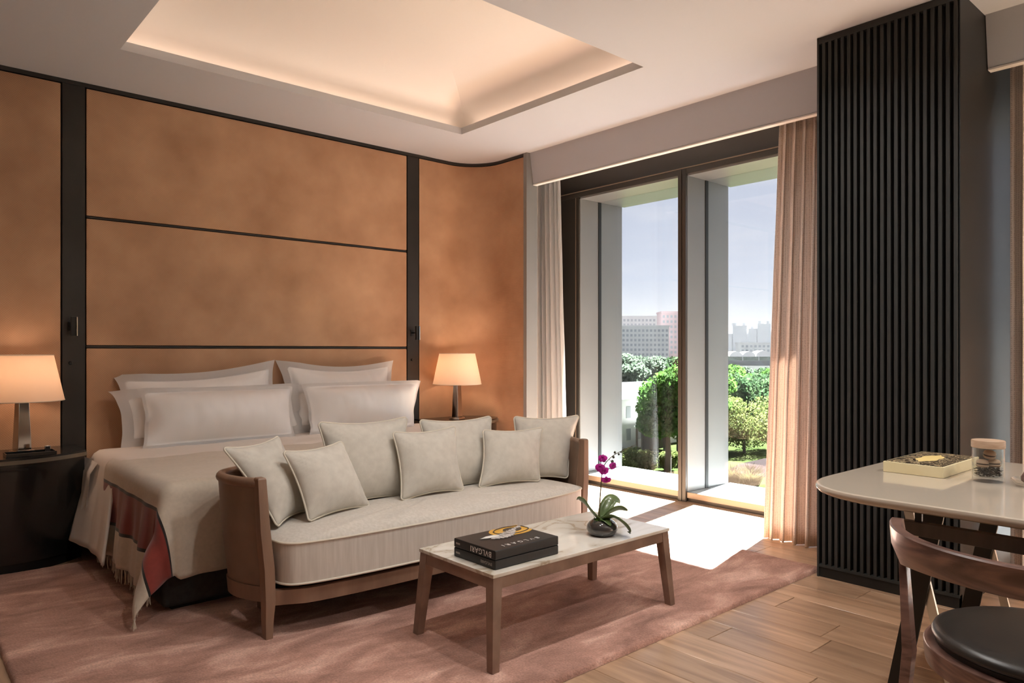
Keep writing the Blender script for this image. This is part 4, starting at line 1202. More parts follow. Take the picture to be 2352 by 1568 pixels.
# ================================================================== NIGHTSTANDS AND LAMPS
def nightstand(xc, hw, label):
    t = thing('nightstand', (xc, 4.8, 0), label, 'nightstand', 'dark bow-fronted bedside cabinets')
    YS, YF_ = 4.715, 4.560
    def outline(g):
        pts = []
        for i in range(25):
            a = -1 + 2 * i / 24
            pts.append((xc + a * (hw + g), YS - g - (YS - YF_) * (1 - abs(a) ** 2.3)))
        return pts + [(xc + hw + g, 5.015), (xc - hw - g, 5.015)]
    obj('carcass', B().prism(outline(-0.006), 0.055, 0.585), M['black'], t, bevel=0.002, angle=25)
    obj('plinth', B().prism(outline(-0.020), 0.0, 0.055), M['darkmetal'], t, angle=25, smooth=True)
    ol = outline(0.0)
    obj('top', B().prism(ol, 0.600, 0.612), M['black'], t, angle=25, smooth=True)
    obj('rim', B().prism(outline(0.004), 0.580, 0.601), M['nsrim'], t, angle=25, smooth=True)
    fr_ = [p for p in outline(-0.004)[3:22]]
    obj('drawer_front', B().prism(fr_ + [(p[0], p[1] + 0.01) for p in reversed(fr_)], 0.42, 0.565), M['black'], t, angle=25, smooth=True)
    obj('pull_slot', B().prism([(xc - 0.1 + i * 0.04, YS - (YS - YF_) * (1 - abs((-0.1 + i * 0.04) / hw) ** 2.3) + 0.0005) for i in range(6)] + [(xc + 0.1, 4.63), (xc - 0.1, 4.63)], 0.545, 0.556), M['darkmetal'], t)
    return t
nightstand(0.500, 0.395, 'black bow-fronted bedside cabinet below the larger lamp by the throw')
nightstand(3.665, 0.325, 'black bedside cabinet behind the sofa cushions near the window')

def table_lamp(x, y, label):
    z0 = 0.6125
    t = thing('table_lamp', (x, y, z0), label, 'lamp', 'bedside lamps with cream shades')
    # tapered faceted chrome column
    ca, sa = math.cos(0.35), math.sin(0.35)
    def sq(w_, d_, z, tw=0.35):
        c_, s_ = math.cos(tw), math.sin(tw)
        return [(x + a * w_ * c_ - b0 * d_ * s_, y + a * w_ * s_ + b0 * d_ * c_, z) for a, b0 in ((-1, -1), (1, -1), (1, 1), (-1, 1))]
    obj('base', B().hexa(sq(0.050, 0.050, z0), sq(0.044, 0.044, z0 + 0.016)), M['chrome'], t, bevel=0.002)
    obj('column', B().hexa(sq(0.036, 0.030, z0 + 0.016), sq(0.026, 0.022, z0 + 0.295)), M['chrome'], t, bevel=0.003)
    obj('neck', B().tube([(x, y, z0 + 0.295), (x, y, z0 + 0.45)], 0.006, 10), M['chrome'], t, smooth=True)
    zb_, zt_ = 0.902, 1.155
    rb_, rt_ = 0.203, 0.150
    sd_ = B()
    sd_.lathe([(rb_, zb_), (rt_, zt_), (rt_ - 0.0025, zt_), (rb_ - 0.0025, zb_), (rb_, zb_)], (x, y, 0), 56)
    shd = obj('shade', sd_, M['shade'], t, smooth=True, angle=60)
    for r_, z_ in ((rb_, zb_), (rt_, zt_)):
        obj('shade_trim', B().tube([(x + r_ * math.cos(a), y + r_ * math.sin(a), z_) for a in [2 * PI * i / 48 for i in range(48)]], 0.0022, 6, closed=True), M['piping'], shd, smooth=True)
    for i in range(3):
        a = 2 * PI * i / 3
        obj('spider', B().tube([(x, y, zt_ - 0.02), (x + (rt_ - 0.004) * math.cos(a), y + (rt_ - 0.004) * math.sin(a), zt_ - 0.02)], 0.0018, 5), M['satin'], shd)
    obj('finial', B().lathe([(0, 0), (0.006, 0.004), (0.004, 0.012), (0, 0.016)], (x, y, zt_ - 0.01), 12), M['satin'], t, smooth=True)
    obj('bulb', B().lathe([(0, -0.04), (0.016, -0.034), (0.028, 0.0), (0.02, 0.026), (0, 0.036)], (x, y, 1.03), 16), emit('lamp_bulb', (1.0, 0.72, 0.54), 6.0), t, smooth=True)
    pl = bpy.data.lights.new('bulb_light', 'POINT'); pl.energy = 1.35; pl.color = (1.0, 0.68, 0.49); pl.shadow_soft_size = 0.045
    po = bpy.data.objects.new('bulb_light', pl); C.objects.link(po); po.location = (x, y, 1.035)
    po.parent = t; po.matrix_parent_inverse = root_inv(t)
table_lamp(0.600, 4.80, 'lit cream-shaded chrome table lamp on the large dark cabinet by the throw')
table_lamp(3.620, 4.80, 'lit cream-shaded chrome table lamp by the curved leather corner')
# trays and pens beside the lamps
def tray(x, y, label):
    t = thing('tray', (x, y, 0.6125), label, 'tray', 'dark bedside trays')
    obj('tray_base', B().box(x - 0.11, x + 0.11, y - 0.055, y + 0.055, 0.6127, 0.6175), M['black'], t, bevel=0.001)
    for a in ((x - 0.11, x + 0.11, y - 0.060, y - 0.055), (x - 0.11, x + 0.11, y + 0.055, y + 0.060), (x - 0.115, x - 0.11, y - 0.06, y + 0.06), (x + 0.11, x + 0.115, y - 0.06, y + 0.06)):
        obj('tray_edge', B().box(*a, 0.6127, 0.632), M['black'], t, bevel=0.001)
    return t
tray(0.62, 4.665, 'black lacquer tray in front of the lamp on the large dark cabinet')
cl = thing('clock', (0.705, 4.70, 0.618), 'tiny chrome bedside clock standing in the black tray', 'clock')
obj('clock_case', B().box(0.690, 0.720, 4.690, 4.704, 0.618, 0.655), M['chrome'], cl, bevel=0.003)
obj('clock_face', B().box(0.694, 0.716, 4.6885, 4.6905, 0.623, 0.650), M['darkmetal'], cl)

# ================================================================== DINING TABLE SIDE
TZ = 0.72
def rrect(x0, x1, y0, y1, r, n=14, bow=0.012):
    pts = []
    for cx_, cy_, a0 in ((x1 - r, y1 - r, 0), (x0 + r, y1 - r, 90), (x0 + r, y0 + r, 180), (x1 - r, y0 + r, 270)):
        for i in range(n + 1):
            a = math.radians(a0 + 90 * i / n)
            c_, s_ = math.cos(a), math.sin(a)
            e = 2 / 2.3
            pts.append((cx_ + r * math.copysign(abs(c_) ** e, c_), cy_ + r * math.copysign(abs(s_) ** e, s_)))
    return pts
dt = thing('dining_table', (2.92, 0.25, 0), 'taupe lacquered rounded table with crossed metal legs before the slatted pier', 'table')
ol = rrect(2.338, 3.500, -0.76, 1.228, 0.30)
tb = B()
prof = [(0.975, TZ - 0.030), (0.992, TZ - 0.024), (1.0, TZ - 0.015), (1.0, TZ - 0.009), (0.996, TZ - 0.003), (0.988, TZ)]
c0 = Vector((2.919, 0.234)); n = len(ol); vs = []
for s, z in prof: 
    for x, y in ol:
        d = Vector((x, y)) - c0; L_ = d.length; k = (L_ - (1 - s) * 0.9) / L_
        vs.append((c0.x + d.x * k, c0.y + d.y * k, z))
fs = [(r * n + k, r * n + (k + 1) % n, (r + 1) * n + (k + 1) % n, (r + 1) * n + k) for r in range(len(prof) - 1) for k in range(n)]
fs += [tuple(reversed(range(n))), tuple((len(prof) - 1) * n + k for k in range(n))]
obj('table_top', tb.add(vs, fs), M['tabletop'], dt, smooth=True, angle=35)
def plate(x, ya, za, yb, zb_, w_, th, mt, nm='leg'):
    """flat bar leaning in the plane x = const, from (ya, za) to (yb, zb_), w_ wide"""
    return obj(nm, B().hexa([(x - th, ya - w_ / 2, za), (x + th, ya - w_ / 2, za), (x + th, ya + w_ / 2, za), (x - th, ya + w_ / 2, za)],
                            [(x - th, yb - w_ / 2, zb_), (x + th, yb - w_ / 2, zb_), (x + th, yb + w_ / 2, zb_), (x - th, yb + w_ / 2, zb_)]), mt, dt, bevel=0.001)
for y_off, s in ((0.0, 1), (-0.88, -1)):
    for x in (2.575, 3.25):
        yc = 0.885 + y_off
        plate(x, yc + s * 0.085, 0.0, yc - s * 0.045, 0.69, 0.060, 0.005, M['darkmetal'])
        plate(x + 0.014, yc - s * 0.105, 0.0, yc + s * 0.055, 0.69, 0.030, 0.006, M['satin'])
    obj('under_frame', B().box(2.575, 3.25, 0.885 + y_off - 0.03, 0.885 + y_off + 0.03, 0.672, 0.689), M['darkmetal'], dt)
for x in (2.545, 3.27):
    obj('under_frame', B().box(x, x + 0.03, -0.10, 0.84, 0.655, 0.689), M['darkmetal'], dt)
obj('shelf_rail', B().box(2.405, 2.435, -0.25, 0.885, 0.608, 0.650), mat('dark_walnut_rail', (0.060, 0.045, 0.036), 0.4, col2=(0.080, 0.060, 0.048), scale=6, stretch=(1, 6, 1)), dt, bevel=0.002)
obj('rail_bracket', B().box(2.415, 2.425, 0.30, 0.32, 0.65, 0.69), M['darkmetal'], dt)
obj('rail_bracket', B().box(2.415, 2.425, 0.83, 0.85, 0.65, 0.69), M['darkmetal'], dt)

# ---- boxed book
yb_ = thing('boxed_book', (3.065, 1.018, TZ), 'pale yellow boxed book with dark filigree cover on the taupe table', 'book')
X0, X1, Y0, Y1 = 2.872, 3.270, 0.915, 1.122
obj('box_case', B().box(X0, X1, Y0, Y1, TZ + 0.0005, TZ + 0.040), M['yellowbox'], yb_, bevel=0.0015)
obj('printed_cover', B().box(X0 + 0.006, X1 - 0.006, Y0 + 0.006, Y1 - 0.006, TZ + 0.040, TZ + 0.0412), M['filigree'], yb_)
pq = []
for i in range(28):
    a = 2 * PI * i / 28; r_ = 1 + 0.10 * math.cos(6 * a) + 0.06 * math.cos(10 * a)
    pq.append((3.07 + 0.105 * r_ * math.cos(a), 1.025 + 0.036 * r_ * math.sin(a)))
obj('plaque', B().prism(pq, TZ + 0.0412, TZ + 0.0420), M['plaque'], yb_)

# ---- sweets jar
JC = Vector((2.930, 0.792, TZ + 0.0006))
jar = thing('sweets_jar', JC, 'clear glass jar with maple lid holding macarons over dark beans', 'jar')
obj('glass_body', B().lathe([(0, 0), (0.046, 0), (0.049, 0.003), (0.049, 0.118), (0.0465, 0.118), (0.0465, 0.022), (0.042, 0.018), (0, 0.018)], tuple(JC), 48), M['clear'], jar, smooth=True, angle=40)
obj('lid', B().lathe([(0, 0.119), (0.0505, 0.119), (0.0515, 0.121), (0.0515, 0.142), (0.0500, 0.145), (0, 0.146)], tuple(JC), 48), M['lightwood'], jar, smooth=True, angle=40)
bn = B(); rb_ = random.Random(9)
for i in range(230):
    a = rb_.uniform(0, 2 * PI); r = 0.0415 * math.sqrt(rb_.random()); z = 0.0185 + 0.026 * rb_.random()
    c_ = JC + Vector((r * math.cos(a), r * math.sin(a), z + 0.003))
    s_ = 0.0042
    bn.lathe([(0, -s_ * 0.6), (s_, -s_ * 0.2), (s_, s_ * 0.2), (0, s_ * 0.6)], tuple(c_), 6)
tag(obj('coffee_beans', bn, M['beans'], jar, smooth=True), kind='stuff')
mc = None
def macaron(c, tilt, i):
    t = thing('macaron', c, ['beige macaron at the bottom of the jar towards the boxed book', 'beige macaron at the bottom of the jar towards the curtain', 'beige macaron resting on top of the other two in the jar'][i], 'macaron', 'macarons in the glass jar')
    r = 0.0195
    obj('lower_shell', B().lathe([(0, 0), (r * 0.8, 0.001), (r, 0.006), (r * 0.98, 0.010), (0, 0.010)], (0, 0, 0), 24), M['macaron'], t, smooth=True, angle=60)
    obj('filling', B().lathe([(0, 0.0101), (r * 0.9, 0.0101), (r * 0.92, 0.0125), (r * 0.9, 0.0149), (0, 0.0149)], (0, 0, 0), 24), M['ganache'], t, smooth=True, angle=60)
    obj('upper_shell', B().lathe([(0, 0.015), (r * 0.98, 0.015), (r, 0.019), (r * 0.86, 0.025), (r * 0.5, 0.028), (0, 0.029)], (0, 0, 0), 24), M['macaron'], t, smooth=True, angle=60)
    for ch in t.children: ch.matrix_parent_inverse = Matrix.Identity(4)
    t.rotation_euler = tilt
macaron(JC + RT * -0.0215 + Vector((0, 0, 0.049)), (0.05, 0.05, 0), 0)
macaron(JC + RT * 0.0215 + Vector((0, 0, 0.049)), (-0.05, 0.04, 0), 1)
macaron(JC + RT * 0.003 + Vector((0, 0, 0.081)), (0.16, -0.12, 0), 2)

# ---- glass dish with a fig and a paper flower cup
DC = Vector((2.935, 0.640, TZ + 0.0006))
dish = tag(obj('glass_dish', B().lathe([(0, 0), (0.045, 0), (0.075, 0.006), (0.084, 0.022), (0.082, 0.024), (0.072, 0.010), (0.044, 0.005), (0, 0.005)], tuple(DC), 48), M['clear'], smooth=True, angle=60), 'shallow clear glass dish holding a fig beside the macaron jar', 'dish')
fg = tag(obj('fig', B().lathe([(0, 0), (0.018, 0.002), (0.029, 0.012), (0.030, 0.024), (0.022, 0.040), (0.010, 0.054), (0.004, 0.066), (0.0025, 0.074), (0, 0.075)], (DC.x - 0.028, DC.y + 0.020, DC.z + 0.0095), 24), M['fig'], smooth=True, angle=60), 'ripe brown fig standing in the glass dish', 'fruit')
cupc = DC + Vector((0.038, 0.004, 0.0065))
cup = thing('flower_cup', cupc, 'small glass cup with a peach paper flower in the glass dish', 'cup')
obj('cup_glass', B().lathe([(0, 0), (0.014, 0), (0.022, 0.02), (0.028, 0.055), (0.0265, 0.055), (0.020, 0.02), (0.012, 0.003), (0, 0.003)], tuple(cupc), 32), M['clear'], cup, smooth=True, angle=60)
rp_ = random.Random(2)
for i in range(14):
    a = 2 * PI * i / 14 + rp_.uniform(-0.2, 0.2); el_ = rp_.uniform(0.5, 1.4); ln = rp_.uniform(0.030, 0.048)
    d = Vector((math.cos(a) * math.cos(el_), math.sin(a) * math.cos(el_), math.sin(el_))); sd = Vector((-math.sin(a), math.cos(a), 0)); up = sd.cross(d)
    b0 = cupc + Vector((0, 0, 0.040)); vs = []
    for j in range(6):
        t = j / 5; wv = 0.012 * math.sin(PI * (0.1 + 0.85 * t)) + 0.002
        for k in (-1, 0, 1): vs.append(b0 + d * (ln * t) + sd * (wv * k) + up * (0.006 * abs(k) + 0.006 * math.sin(3 * t + i)))
    obj('paper_petal', B().add(vs, [(j * 3 + k, j * 3 + k + 1, j * 3 + 4 + k, j * 3 + 3 + k) for j in range(5) for k in range(2)]), M['figpaper'], cup, smooth=True, angle=180)

# ---- chair drawn up to the table
chair = thing('dining_chair', (2.14, 0.455, 0), 'walnut chair with curved backrest and round black leather seat at the taupe table', 'chair')
CC = Vector((2.135, 0.450))
def band3(a0, a1, n_, fin):
    vs = []
    for i in range(n_ + 1):
        a = math.radians(a0 + (a1 - a0) * i / n_)
        vs += fin(a, i / n_)
    return vs
def crest(a, t):
    e = abs(2 * t - 1)                          # 1 at the two ends
    zt_ = 0.730 - 0.004 * (1 - e)
    zb_ = 0.650 - 0.045 * e ** 3
    rr_o = 0.335; d = Vector((math.cos(a), math.sin(a)))
    lean = 0.020
    th_ = 0.021 + 0.010 * e ** 4
    pts = []
    for r_, z in ((rr_o - lean * 0.9, zb_), (rr_o + 0.004, (zb_ + zt_) / 2), (rr_o + lean * 0.4, zt_ - 0.004), (rr_o + lean * 0.4 - 0.004, zt_), (rr_o + lean * 0.4 - th_, zt_), (rr_o - lean * 0.9 - th_ * 0.8, zb_)):
        q = CC + d * r_; pts.append((q.x, q.y, z))
    return pts
vs = band3(103, 257, 44, crest)
fs = [(i * 6 + k, i * 6 + (k + 1) % 6, i * 6 + 6 + (k + 1) % 6, i * 6 + 6 + k) for i in range(44) for k in range(6)] + [(0, 1, 2, 3, 4, 5), tuple(44 * 6 + k for k in (5, 4, 3, 2, 1, 0))]
obj('backrest', B().add(vs, fs), M['walnut'], chair, smooth=True, angle=40)
def chair_leg(pts, wd):
    vs = []
    for (x, y, z), (wx, wy) in zip(pts, wd): vs += [(x - wx, y - wy, z), (x + wx, y - wy, z), (x + wx, y + wy, z), (x - wx, y + wy, z)]
    n = len(pts)
    fs = [(i * 4 + k, i * 4 + (k + 1) % 4, i * 4 + 4 + (k + 1) % 4, i * 4 + 4 + k) for i in range(n - 1) for k in range(4)] + [(3, 2, 1, 0), tuple((n - 1) * 4 + k for k in range(4))]
    return obj('leg', B().add(vs, fs), M['walnut'], chair, bevel=0.003, angle=35)
for s in (1, -1):
    m_ = lambda y: 0.450 + s * (y - 0.450)
    chair_leg([(1.985, m_(0.752), 0.0), (2.000, m_(0.735), 0.22), (2.015, m_(0.722), 0.40), (2.040, m_(0.738), 0.52), (2.068, m_(0.757), 0.66)], [(0.012, 0.010), (0.015, 0.012), (0.018, 0.013), (0.016, 0.011), (0.013, 0.009)])
    chair_leg([(2.435, m_(0.690), 0.0), (2.410, m_(0.665), 0.22), (2.385, m_(0.640), 0.40)], [(0.013, 0.013), (0.016, 0.016), (0.020, 0.018)])
SC = (2.175, 0.452)
def oval(k, z, n_=56): return [(SC[0] + 0.262 * k * math.cos(2 * PI * i / n_), SC[1] + 0.268 * k * math.sin(2 * PI * i / n_), z) for i in range(n_)]
def loft(rings):
    n_ = len(rings[0]); vs = [p for r in rings for p in r]
    fs = [(r * n_ + k, r * n_ + (k + 1) % n_, (r + 1) * n_ + (k + 1) % n_, (r + 1) * n_ + k) for r in range(len(rings) - 1) for k in range(n_)]
    fs += [tuple(reversed(range(n_))), tuple((len(rings) - 1) * n_ + k for k in range(n_))]
    return B().add(vs, fs)
obj('seat_frame', loft([oval(1.0, 0.368), oval(1.02, 0.372), oval(1.035, 0.420), oval(1.025, 0.424), oval(0.90, 0.424)]), M['walnut'], chair, smooth=True, angle=40)
obj('seat_shadow_gap', loft([oval(0.93, 0.4245), oval(0.93, 0.436)]), M['joint'], chair, smooth=True, angle=40)
obj('seat_pad', loft([oval(0.93, 0.4365), oval(0.958, 0.441), oval(0.963, 0.449), oval(0.945, 0.459), oval(0.89, 0.466), oval(0.75, 0.471), oval(0.45, 0.474), oval(0.15, 0.475)]), M['blackleather'], chair, smooth=True, angle=60)

# ================================================================== OUTSIDE
GZ = -9.0
st(obj('ground', B().box(5.4, 2600, -900, 1800, GZ - 1, GZ - 0.03), M['town']))
st(obj('lawn', B().box(14, 84, 6, 66, GZ - 0.5, GZ), M['lawn']))
def foliage(blobs, n_, size, seed, flat=0.0):
    """n_ small leaf quads scattered over the shells of ellipsoid blobs"""
    r_ = random.Random(seed); vs = []; fs = []
    tot = sum(b[3] * b[3] for b in blobs)
    for (x, y, z, rx, rz) in blobs:
        k = int(n_ * rx * rx / tot)
        for _ in range(k):
            u = r_.uniform(-1, 1); a = r_.uniform(0, 2 * PI); s_ = math.sqrt(1 - u * u)
            d = Vector((s_ * math.cos(a), s_ * math.sin(a), u)); rad = 1 - 0.35 * r_.random() ** 2 + 0.10 * noise.noise(d * 3 + Vector((x, y, z)))
            p = Vector((x + d.x * rx * rad, y + d.y * rx * rad, z + d.z * rz * rad))
            ax = Vector((r_.gauss(0, 1), r_.gauss(0, 1), r_.gauss(0, 1))).normalized(); bx = ax.orthogonal().normalized()
            bx = (bx * math.cos(a) + ax.cross(bx) * math.sin(a)); sz = size * r_.uniform(0.6, 1.3)
            i0 = len(vs); vs += [p + ax * sz, p + bx * sz * 0.6, p - ax * sz, p - bx * sz * 0.6]; fs.append((i0, i0 + 1, i0 + 2, i0 + 3))
    return B().add(vs, fs)
def tree(x, y, hgt, rx, mt, label, n_, leafs, seed, trunk=True, name='tree', cat='tree', group='trees seen through the window', base=0.35, gz=GZ):
    t = thing(name, (x, y, gz), label, cat, group)
    r_ = random.Random(seed); bl_ = []
    zc_ = gz + hgt * (base + 1) / 2; rz = hgt * (1 - base) / 2
    for i in range(11):
        a = r_.uniform(0, 2 * PI); q = r_.uniform(0.15, 0.62)
        zz = r_.uniform(-0.55, 0.6)
        bl_.append((x + rx * q * math.cos(a), y + rx * q * math.sin(a), zc_ + rz * zz, rx * r_.uniform(0.38, 0.55), rz * r_.uniform(0.30, 0.45)))
    bl_.append((x, y, zc_, rx * 0.72, rz * 0.80))
    obj('crown', foliage(bl_, n_, leafs, seed), mt, t)
    if trunk:
        obj('trunk', B().tube([(x, y, gz), (x + 0.1, y, gz + hgt * base * 0.6), (x - 0.05, y + 0.05, gz + hgt * 0.6)], [hgt * 0.035, hgt * 0.028, hgt * 0.012], 8), M['bark'], t, smooth=True)
    return t
# left window
tree(48.8, 36.0, 8.9, 3.5, M['leaf_a'], 'fresh green broadleaf tree on the lawn before the white house', 12000, 0.20, 21, base=0.30)
tree(59.5, 40.6, 9.6, 3.6, M['leaf_a'], 'bright green tree just behind the broadleaf tree on the lawn', 6000, 0.22, 22)
tree(112, 88.2, 9.6, 4.6, M['leaf_d'], 'greyish tree in the far row below the white apartment block', 5000, 0.34, 23)
tree(104.5, 87.0, 10.0, 4.6, M['leaf_d'], 'greyish tree at the row end beside the window reveal', 5000, 0.34, 24)
tree(120, 87.0, 9.2, 4.2, M['leaf_b'], 'dark tree in the far row below the pinkish tower', 4500, 0.34, 25)
tree(126, 84.0, 9.0, 4.0, M['leaf_b'], 'dark tree in the far row just beside the mullion', 4500, 0.34, 26)
tree(98, 82.0, 8.0, 3.6, M['leaf_d'], 'greyish lower tree in front of the far row', 4000, 0.34, 30)
cf = thing('conifer', (53.1, 39.2, GZ), 'small pointed conifer beside the hedge on the lawn', 'tree', 'trees seen through the window')
obj('crown', foliage([(53.1, 39.2, GZ + 0.35 + i * 0.21, 0.52 * (1 - i / 11.5), 0.28) for i in range(11)], 2600, 0.09, 5), M['leaf_b'], cf)
obj('trunk', B().tube([(53.1, 39.2, GZ), (53.1, 39.2, GZ + 2.0)], 0.05, 6), M['bark'], cf)
for i, (x, y, h_, r_, lab) in enumerate(((46.2, 37.5, 2.5, 1.7, 'round pale green bush before the parked area by the white house'), (48.2, 37.7, 2.1, 1.2, 'round pale green bush beside the small conifer'), (43.6, 37.0, 2.3, 1.6, 'round pale green bush nearest the window reveal'), (50.2, 37.0, 1.8, 1.1, 'low pale green bush on the lawn below the broadleaf tree'))):
    tree(x, y, h_, r_, M['leaf_c'], lab, 3200, 0.10, 40 + i, False, 'bush', 'bush', 'bushes on the lawn', 0.0)
# white house with pitched wings, glimpsed behind the tree
wh = thing('white_house', (59.0, 48.4, GZ), 'white three-storey house with grey eaves behind the garden bushes', 'house')
obj('wall', B().box(57.0, 70.0, 48.0, 58.0, GZ, GZ + 5.2), M['render_white'], wh)
obj('roof', B().add([(56.5, 47.5, GZ + 5.2), (70.5, 47.5, GZ + 5.2), (70.5, 58.5, GZ + 5.2), (56.5, 58.5, GZ + 5.2), (58.5, 53, GZ + 6.6), (68.5, 53, GZ + 6.6)], [(0, 1, 5, 4), (1, 2, 5), (2, 3, 4, 5), (3, 0, 4), (0, 3, 2, 1)]), M['roofgrey'], wh)
for i in range(6):
    for j in range(2):
        x = 58.0 + i * 1.9
        wdw = obj('window', B().box(x, x + 0.7, 47.95, 48.02, GZ + 0.9 + j * 2.3, GZ + 2.1 + j * 2.3), M['farwin'], wh)
for i in range(3):
    for j in range(2):
        obj('window', B().box(56.95, 57.02, 49.3 + i * 2.6, 50.2 + i * 2.6, GZ + 0.9 + j * 2.3, GZ + 2.1 + j * 2.3), M['farwin'], wh)
obj('balcony', B().box(55.9, 57.0, 50.0, 56.0, GZ + 2.5, GZ + 2.75), M['render_white'], wh)
pv = thing('pavilion', (59.8, 44.6, GZ), 'small dark garden pavilion with a pale flat roof beside the tree trunk', 'pavilion')
obj('roof', B().box(57.8, 62.5, 43.0, 46.8, GZ + 2.3, GZ + 2.5), M['render_white'], pv)
for x in (58.0, 60.2, 62.3):
    for y in (43.2, 46.6): obj('post', B().box(x - 0.08, x + 0.08, y - 0.08, y + 0.08, GZ, GZ + 2.3), M['bark'], pv)
obj('back_wall', B().box(58.4, 62.3, 46.2, 46.4, GZ, GZ + 2.2), M['roofgrey'], pv)
# apartment blocks
def block(name, label, x, y, ang, wdt, dep, hgt, mt, cols, rows, group=None, z0=GZ, ww=0.55, wh_=0.5, extra=None):
    t = thing(name, (x, y, z0), label, 'building', group)
    m4 = Matrix.Translation((x, y, z0)) @ Matrix.Rotation(ang, 4, 'Z')
    def tb_(b_): b_.v = [tuple(m4 @ Vector(v)) for v in b_.v]; return b_
    obj('wall', tb_(B().box(-wdt / 2, wdt / 2, 0, dep, 0, hgt)), mt, t)
    obj('parapet', tb_(B().box(-wdt / 2 - 0.3, wdt / 2 + 0.3, -0.3, dep + 0.3, hgt, hgt + 0.8)), mt, t)
    for e in extra or (): obj('roof_tower', tb_(B().box(*e)), mt, t)
    if cols:
        cw, rh = wdt / cols, (hgt - 1.2) / rows
        we_ = obj('window', B().box(-cw * ww / 2, cw * ww / 2, -0.12, 0.05, 0, rh * wh_), M['farwin']); me = we_.data; bpy.data.objects.remove(we_)
        for c_ in range(cols):
            for r_ in range(rows):
                p = m4 @ Vector((-wdt / 2 + (c_ + 0.5) * cw, 0, 0.8 + r_ * rh + rh * 0.2))
                share('window', me, t, tuple(p), (0, 0, ang))
    return t
FA = math.radians(-41.4)
block('apartment_block', 'long white apartment block with a grid of windows above the tree row', 263.5, 208.0, FA, 23.5, 12, 21.0, M['render_white'], 13, 9)
block('apartment_block', 'taller pale apartment block rising behind the long white one', 330, 262.0, FA, 30, 14, 29.5, M['render_white'], 14, 11)
block('apartment_tower', 'pinkish apartment tower beside the window mullion', 291.0, 209.0, FA, 15.0, 12, 28.5, M['render_pink'], 8, 11)
# right window: skyline
for i, (u, wd, top_, lab) in enumerate(((988.5, 21, 38.5, 'pale twin-topped tower on the skyline nearer the grey fin'), (1003, 12, 34.0, 'pale narrow tower in the middle of the skyline'), (1016.5, 20, 41.5, 'pale tall twin-topped tower on the skyline nearer the curtain'), (1029, 10, 34.0, 'pale low tower half hidden by the curtain'), (974, 14, 26.0, 'pale low slab on the skyline against the grey fin'))):
    t_ = (u - 980.8) / (1026.8 - 980.8)
    yy = 601.9 + t_ * (561.4 - 601.9)
    block('skyline_tower', lab, u, yy, FA, wd, 16, top_ - GZ, M['render_grey'], 0, 0, 'pale skyline towers', extra=((-wd / 2 + 1.5, -wd / 2 + 6, 2, 12, top_ - GZ, top_ - GZ + 5), (wd / 2 - 6, wd / 2 - 1.5, 2, 12, top_ - GZ, top_ - GZ + 5)) if wd > 15 else ((-2, 2, 2, 12, top_ - GZ, top_ - GZ + 4),))
block('office_block', 'white low office block before the skyline towers', 575.0, 331.0, FA, 26, 14, 16.5, M['render_white'], 7, 4)
# arched hall
hall = thing('arched_hall', (455, 268, GZ), 'long white hall with rounded arched roofs beyond the trees', 'building')
mh = Matrix.Translation((455, 268, GZ)) @ Matrix.Rotation(FA, 4, 'Z')
def hb(b_): b_.v = [tuple(mh @ Vector(v)) for v in b_.v]; return b_
obj('wall', hb(B().box(-24, 22, 0, 12, 0, 6.2)), M['leaf_d'], hall)
for x0, r_ in ((-21, 5.0), (-8, 3.6), (1, 3.6), (11, 4.2)):
    pts = [(x0 + r_ * 1.25 * math.cos(a), r_ * math.sin(a)) for a in [PI * i / 16 for i in range(17)]]
    b_ = B(); k = len(pts)
    b_.add([(x, -0.6, 6.0 + z) for x, z in pts] + [(x, 12, 6.0 + z) for x, z in pts], [(i, i + 1, k + i + 1, k + i) for i in range(k - 1)] + [tuple(range(k)), tuple(reversed(range(k, 2 * k)))])
    obj('roof_arch', hb(b_), M['render_white'], hall, smooth=True, angle=40)
obj('long_wall', hb(B().box(-30, 30, -14, -12, 0, 3.4)), M['roofgrey'], hall)
for i, u in enumerate((-6.5, 4.5)):
    p = mh @ Vector((u, -10, 0))
    lp = tag(obj('lamp_post', B().tube([(p.x, p.y, GZ), (p.x, p.y, GZ + 8.0)], 0.22, 6).box(p.x - 0.9, p.x + 0.9, p.y - 0.3, p.y + 0.3, GZ + 8.0, GZ + 8.3), M['render_white']), 'white street lamp post before the arched hall, ' + ('nearer the curtain' if u > 0 else 'nearer the grey fin'), 'lamp post', 'white lamp posts before the arched hall')
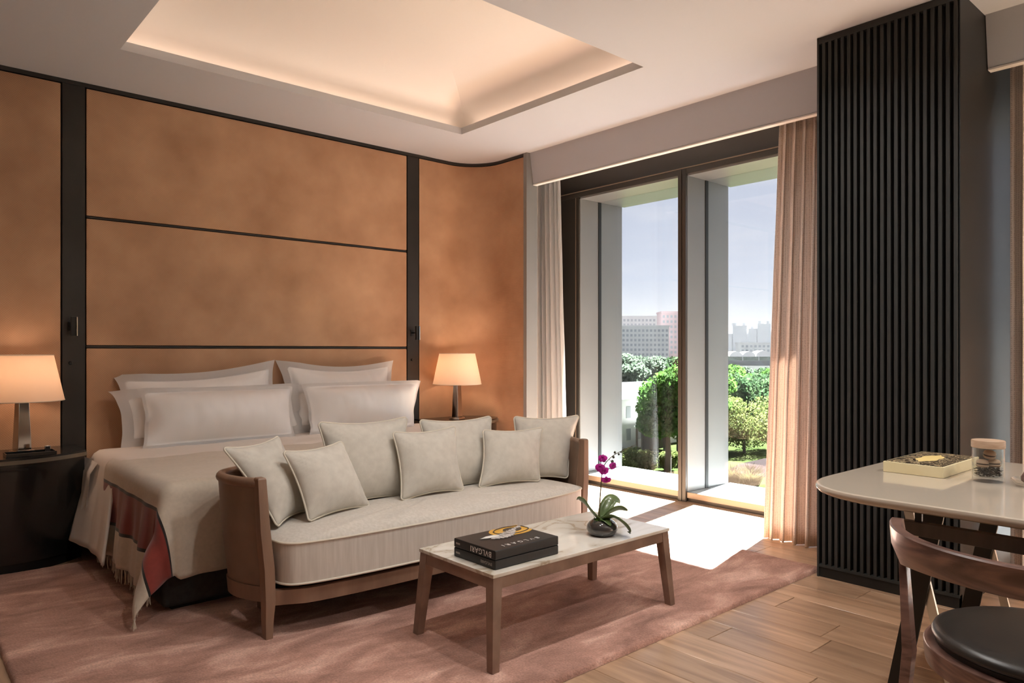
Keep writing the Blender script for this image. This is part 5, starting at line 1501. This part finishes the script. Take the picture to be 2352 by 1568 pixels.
for i, (x, y, h_, r_, mt_, lab, nn) in enumerate((
        (64.5, 38.4, 5.8, 4.0, 'leaf_c', 'broad olive-green bushy tree beside the drive', 9000),
        (69.5, 36.4, 5.8, 3.9, 'leaf_c', 'olive-green bushy tree by the drive half behind the curtain', 6500),
        (61.0, 42.0, 5.6, 3.4, 'leaf_c', 'olive-green bushy tree by the drive against the grey fin', 6000),
        (84, 50.0, 7.4, 4.6, 'leaf_b', 'dark green tree behind the olive bushy trees', 5500),
        (93, 50.0, 7.4, 4.4, 'leaf_b', 'dark green tree behind the olive ones, towards the curtain', 5500),
        (98, 60.0, 8.6, 4.2, 'leaf_a', 'light green tree top below the arched hall, towards the fin', 5500),
        (108, 57.0, 8.2, 4.2, 'leaf_a', 'light green tree top below the arched hall, towards the curtain', 5500),
        (104, 63.5, 7.0, 4.0, 'leaf_d', 'greyish tree top between the two light green ones', 4500),
        (150, 86.0, 5.6, 5.0, 'leaf_b', 'dark low tree before the long grey wall', 3000),
        (190, 105.0, 6.0, 6.0, 'leaf_b', 'dark low tree in the distance below the lamp posts', 3000),
        (182, 112.0, 6.0, 6.0, 'leaf_d', 'greyish low tree in the distance below the lamp posts', 3000))):
    tree(x, y, h_, r_, M[mt_], lab, nn, 0.13 if x < 75 else (0.25 if x < 120 else 0.5), 60 + i, base=-0.02 if mt_ == 'leaf_c' else 0.05)
for i, (x, y, lab) in enumerate(((49.4, 30.4, 'straw-coloured ornamental grass clump on the lawn below the bushy tree'), (51.2, 30.0, 'straw-coloured ornamental grass clump nearer the curtain'), (47.8, 31.0, 'straw-coloured ornamental grass clump nearer the grey fin'), (49.0, 28.6, 'low straw-coloured grass clump at the edge of the lawn'))):
    tg = thing('grass_clump', (x, y, GZ), lab, 'plant', 'ornamental grasses on the lawn')
    rg = random.Random(80 + i); gb = B()
    for _ in range(420):
        a = rg.uniform(0, 2 * PI); q = 1.1 * math.sqrt(rg.random()); ln = rg.uniform(0.7, 1.5)
        p = Vector((x + q * 0.5 * math.cos(a), y + q * 0.5 * math.sin(a), GZ)); d = Vector((math.cos(a) * q * 0.45, math.sin(a) * q * 0.45, 1)).normalized()
        sd = Vector((-math.sin(a), math.cos(a), 0)) * 0.03
        m1 = p + d * ln * 0.6; m2 = p + d * ln + Vector((math.cos(a), math.sin(a), 0)) * 0.25 * ln - Vector((0, 0, 0.05))
        gb.add([p - sd, p + sd, m1 + sd, m1 - sd, m2], [(0, 1, 2, 3), (3, 2, 4)])
    tag(obj('blades', gb, M['grasses'], tg), kind='stuff')
st(obj('driveway', B().add([(54, 29, GZ + 0.02), (80, 30, GZ + 0.02), (82, 36, GZ + 0.02), (58, 35.0, GZ + 0.02), (52, 33, GZ + 0.02)], [(0, 1, 2, 3, 4)]), M['asphalt']))

# ---- summer haze lying over the town
hm = bpy.data.materials.new('summer_haze'); hm.use_nodes = True
ht = hm.node_tree; ht.nodes.remove(ht.nodes['Principled BSDF'])
vs_n = ht.nodes.new('ShaderNodeVolumeScatter'); vs_n.inputs['Density'].default_value = HAZE; vs_n.inputs['Color'].default_value = (1, 1, 1, 1); vs_n.inputs['Anisotropy'].default_value = 0.0
ht.links.new(vs_n.outputs[0], ht.nodes['Material Output'].inputs['Volume'])
tag(obj('haze', B().box(40, 1500, -600, 1400, GZ + 0.05, GZ + 50), hm), 'pale summer haze over the town beyond the garden', 'haze', kind='stuff')
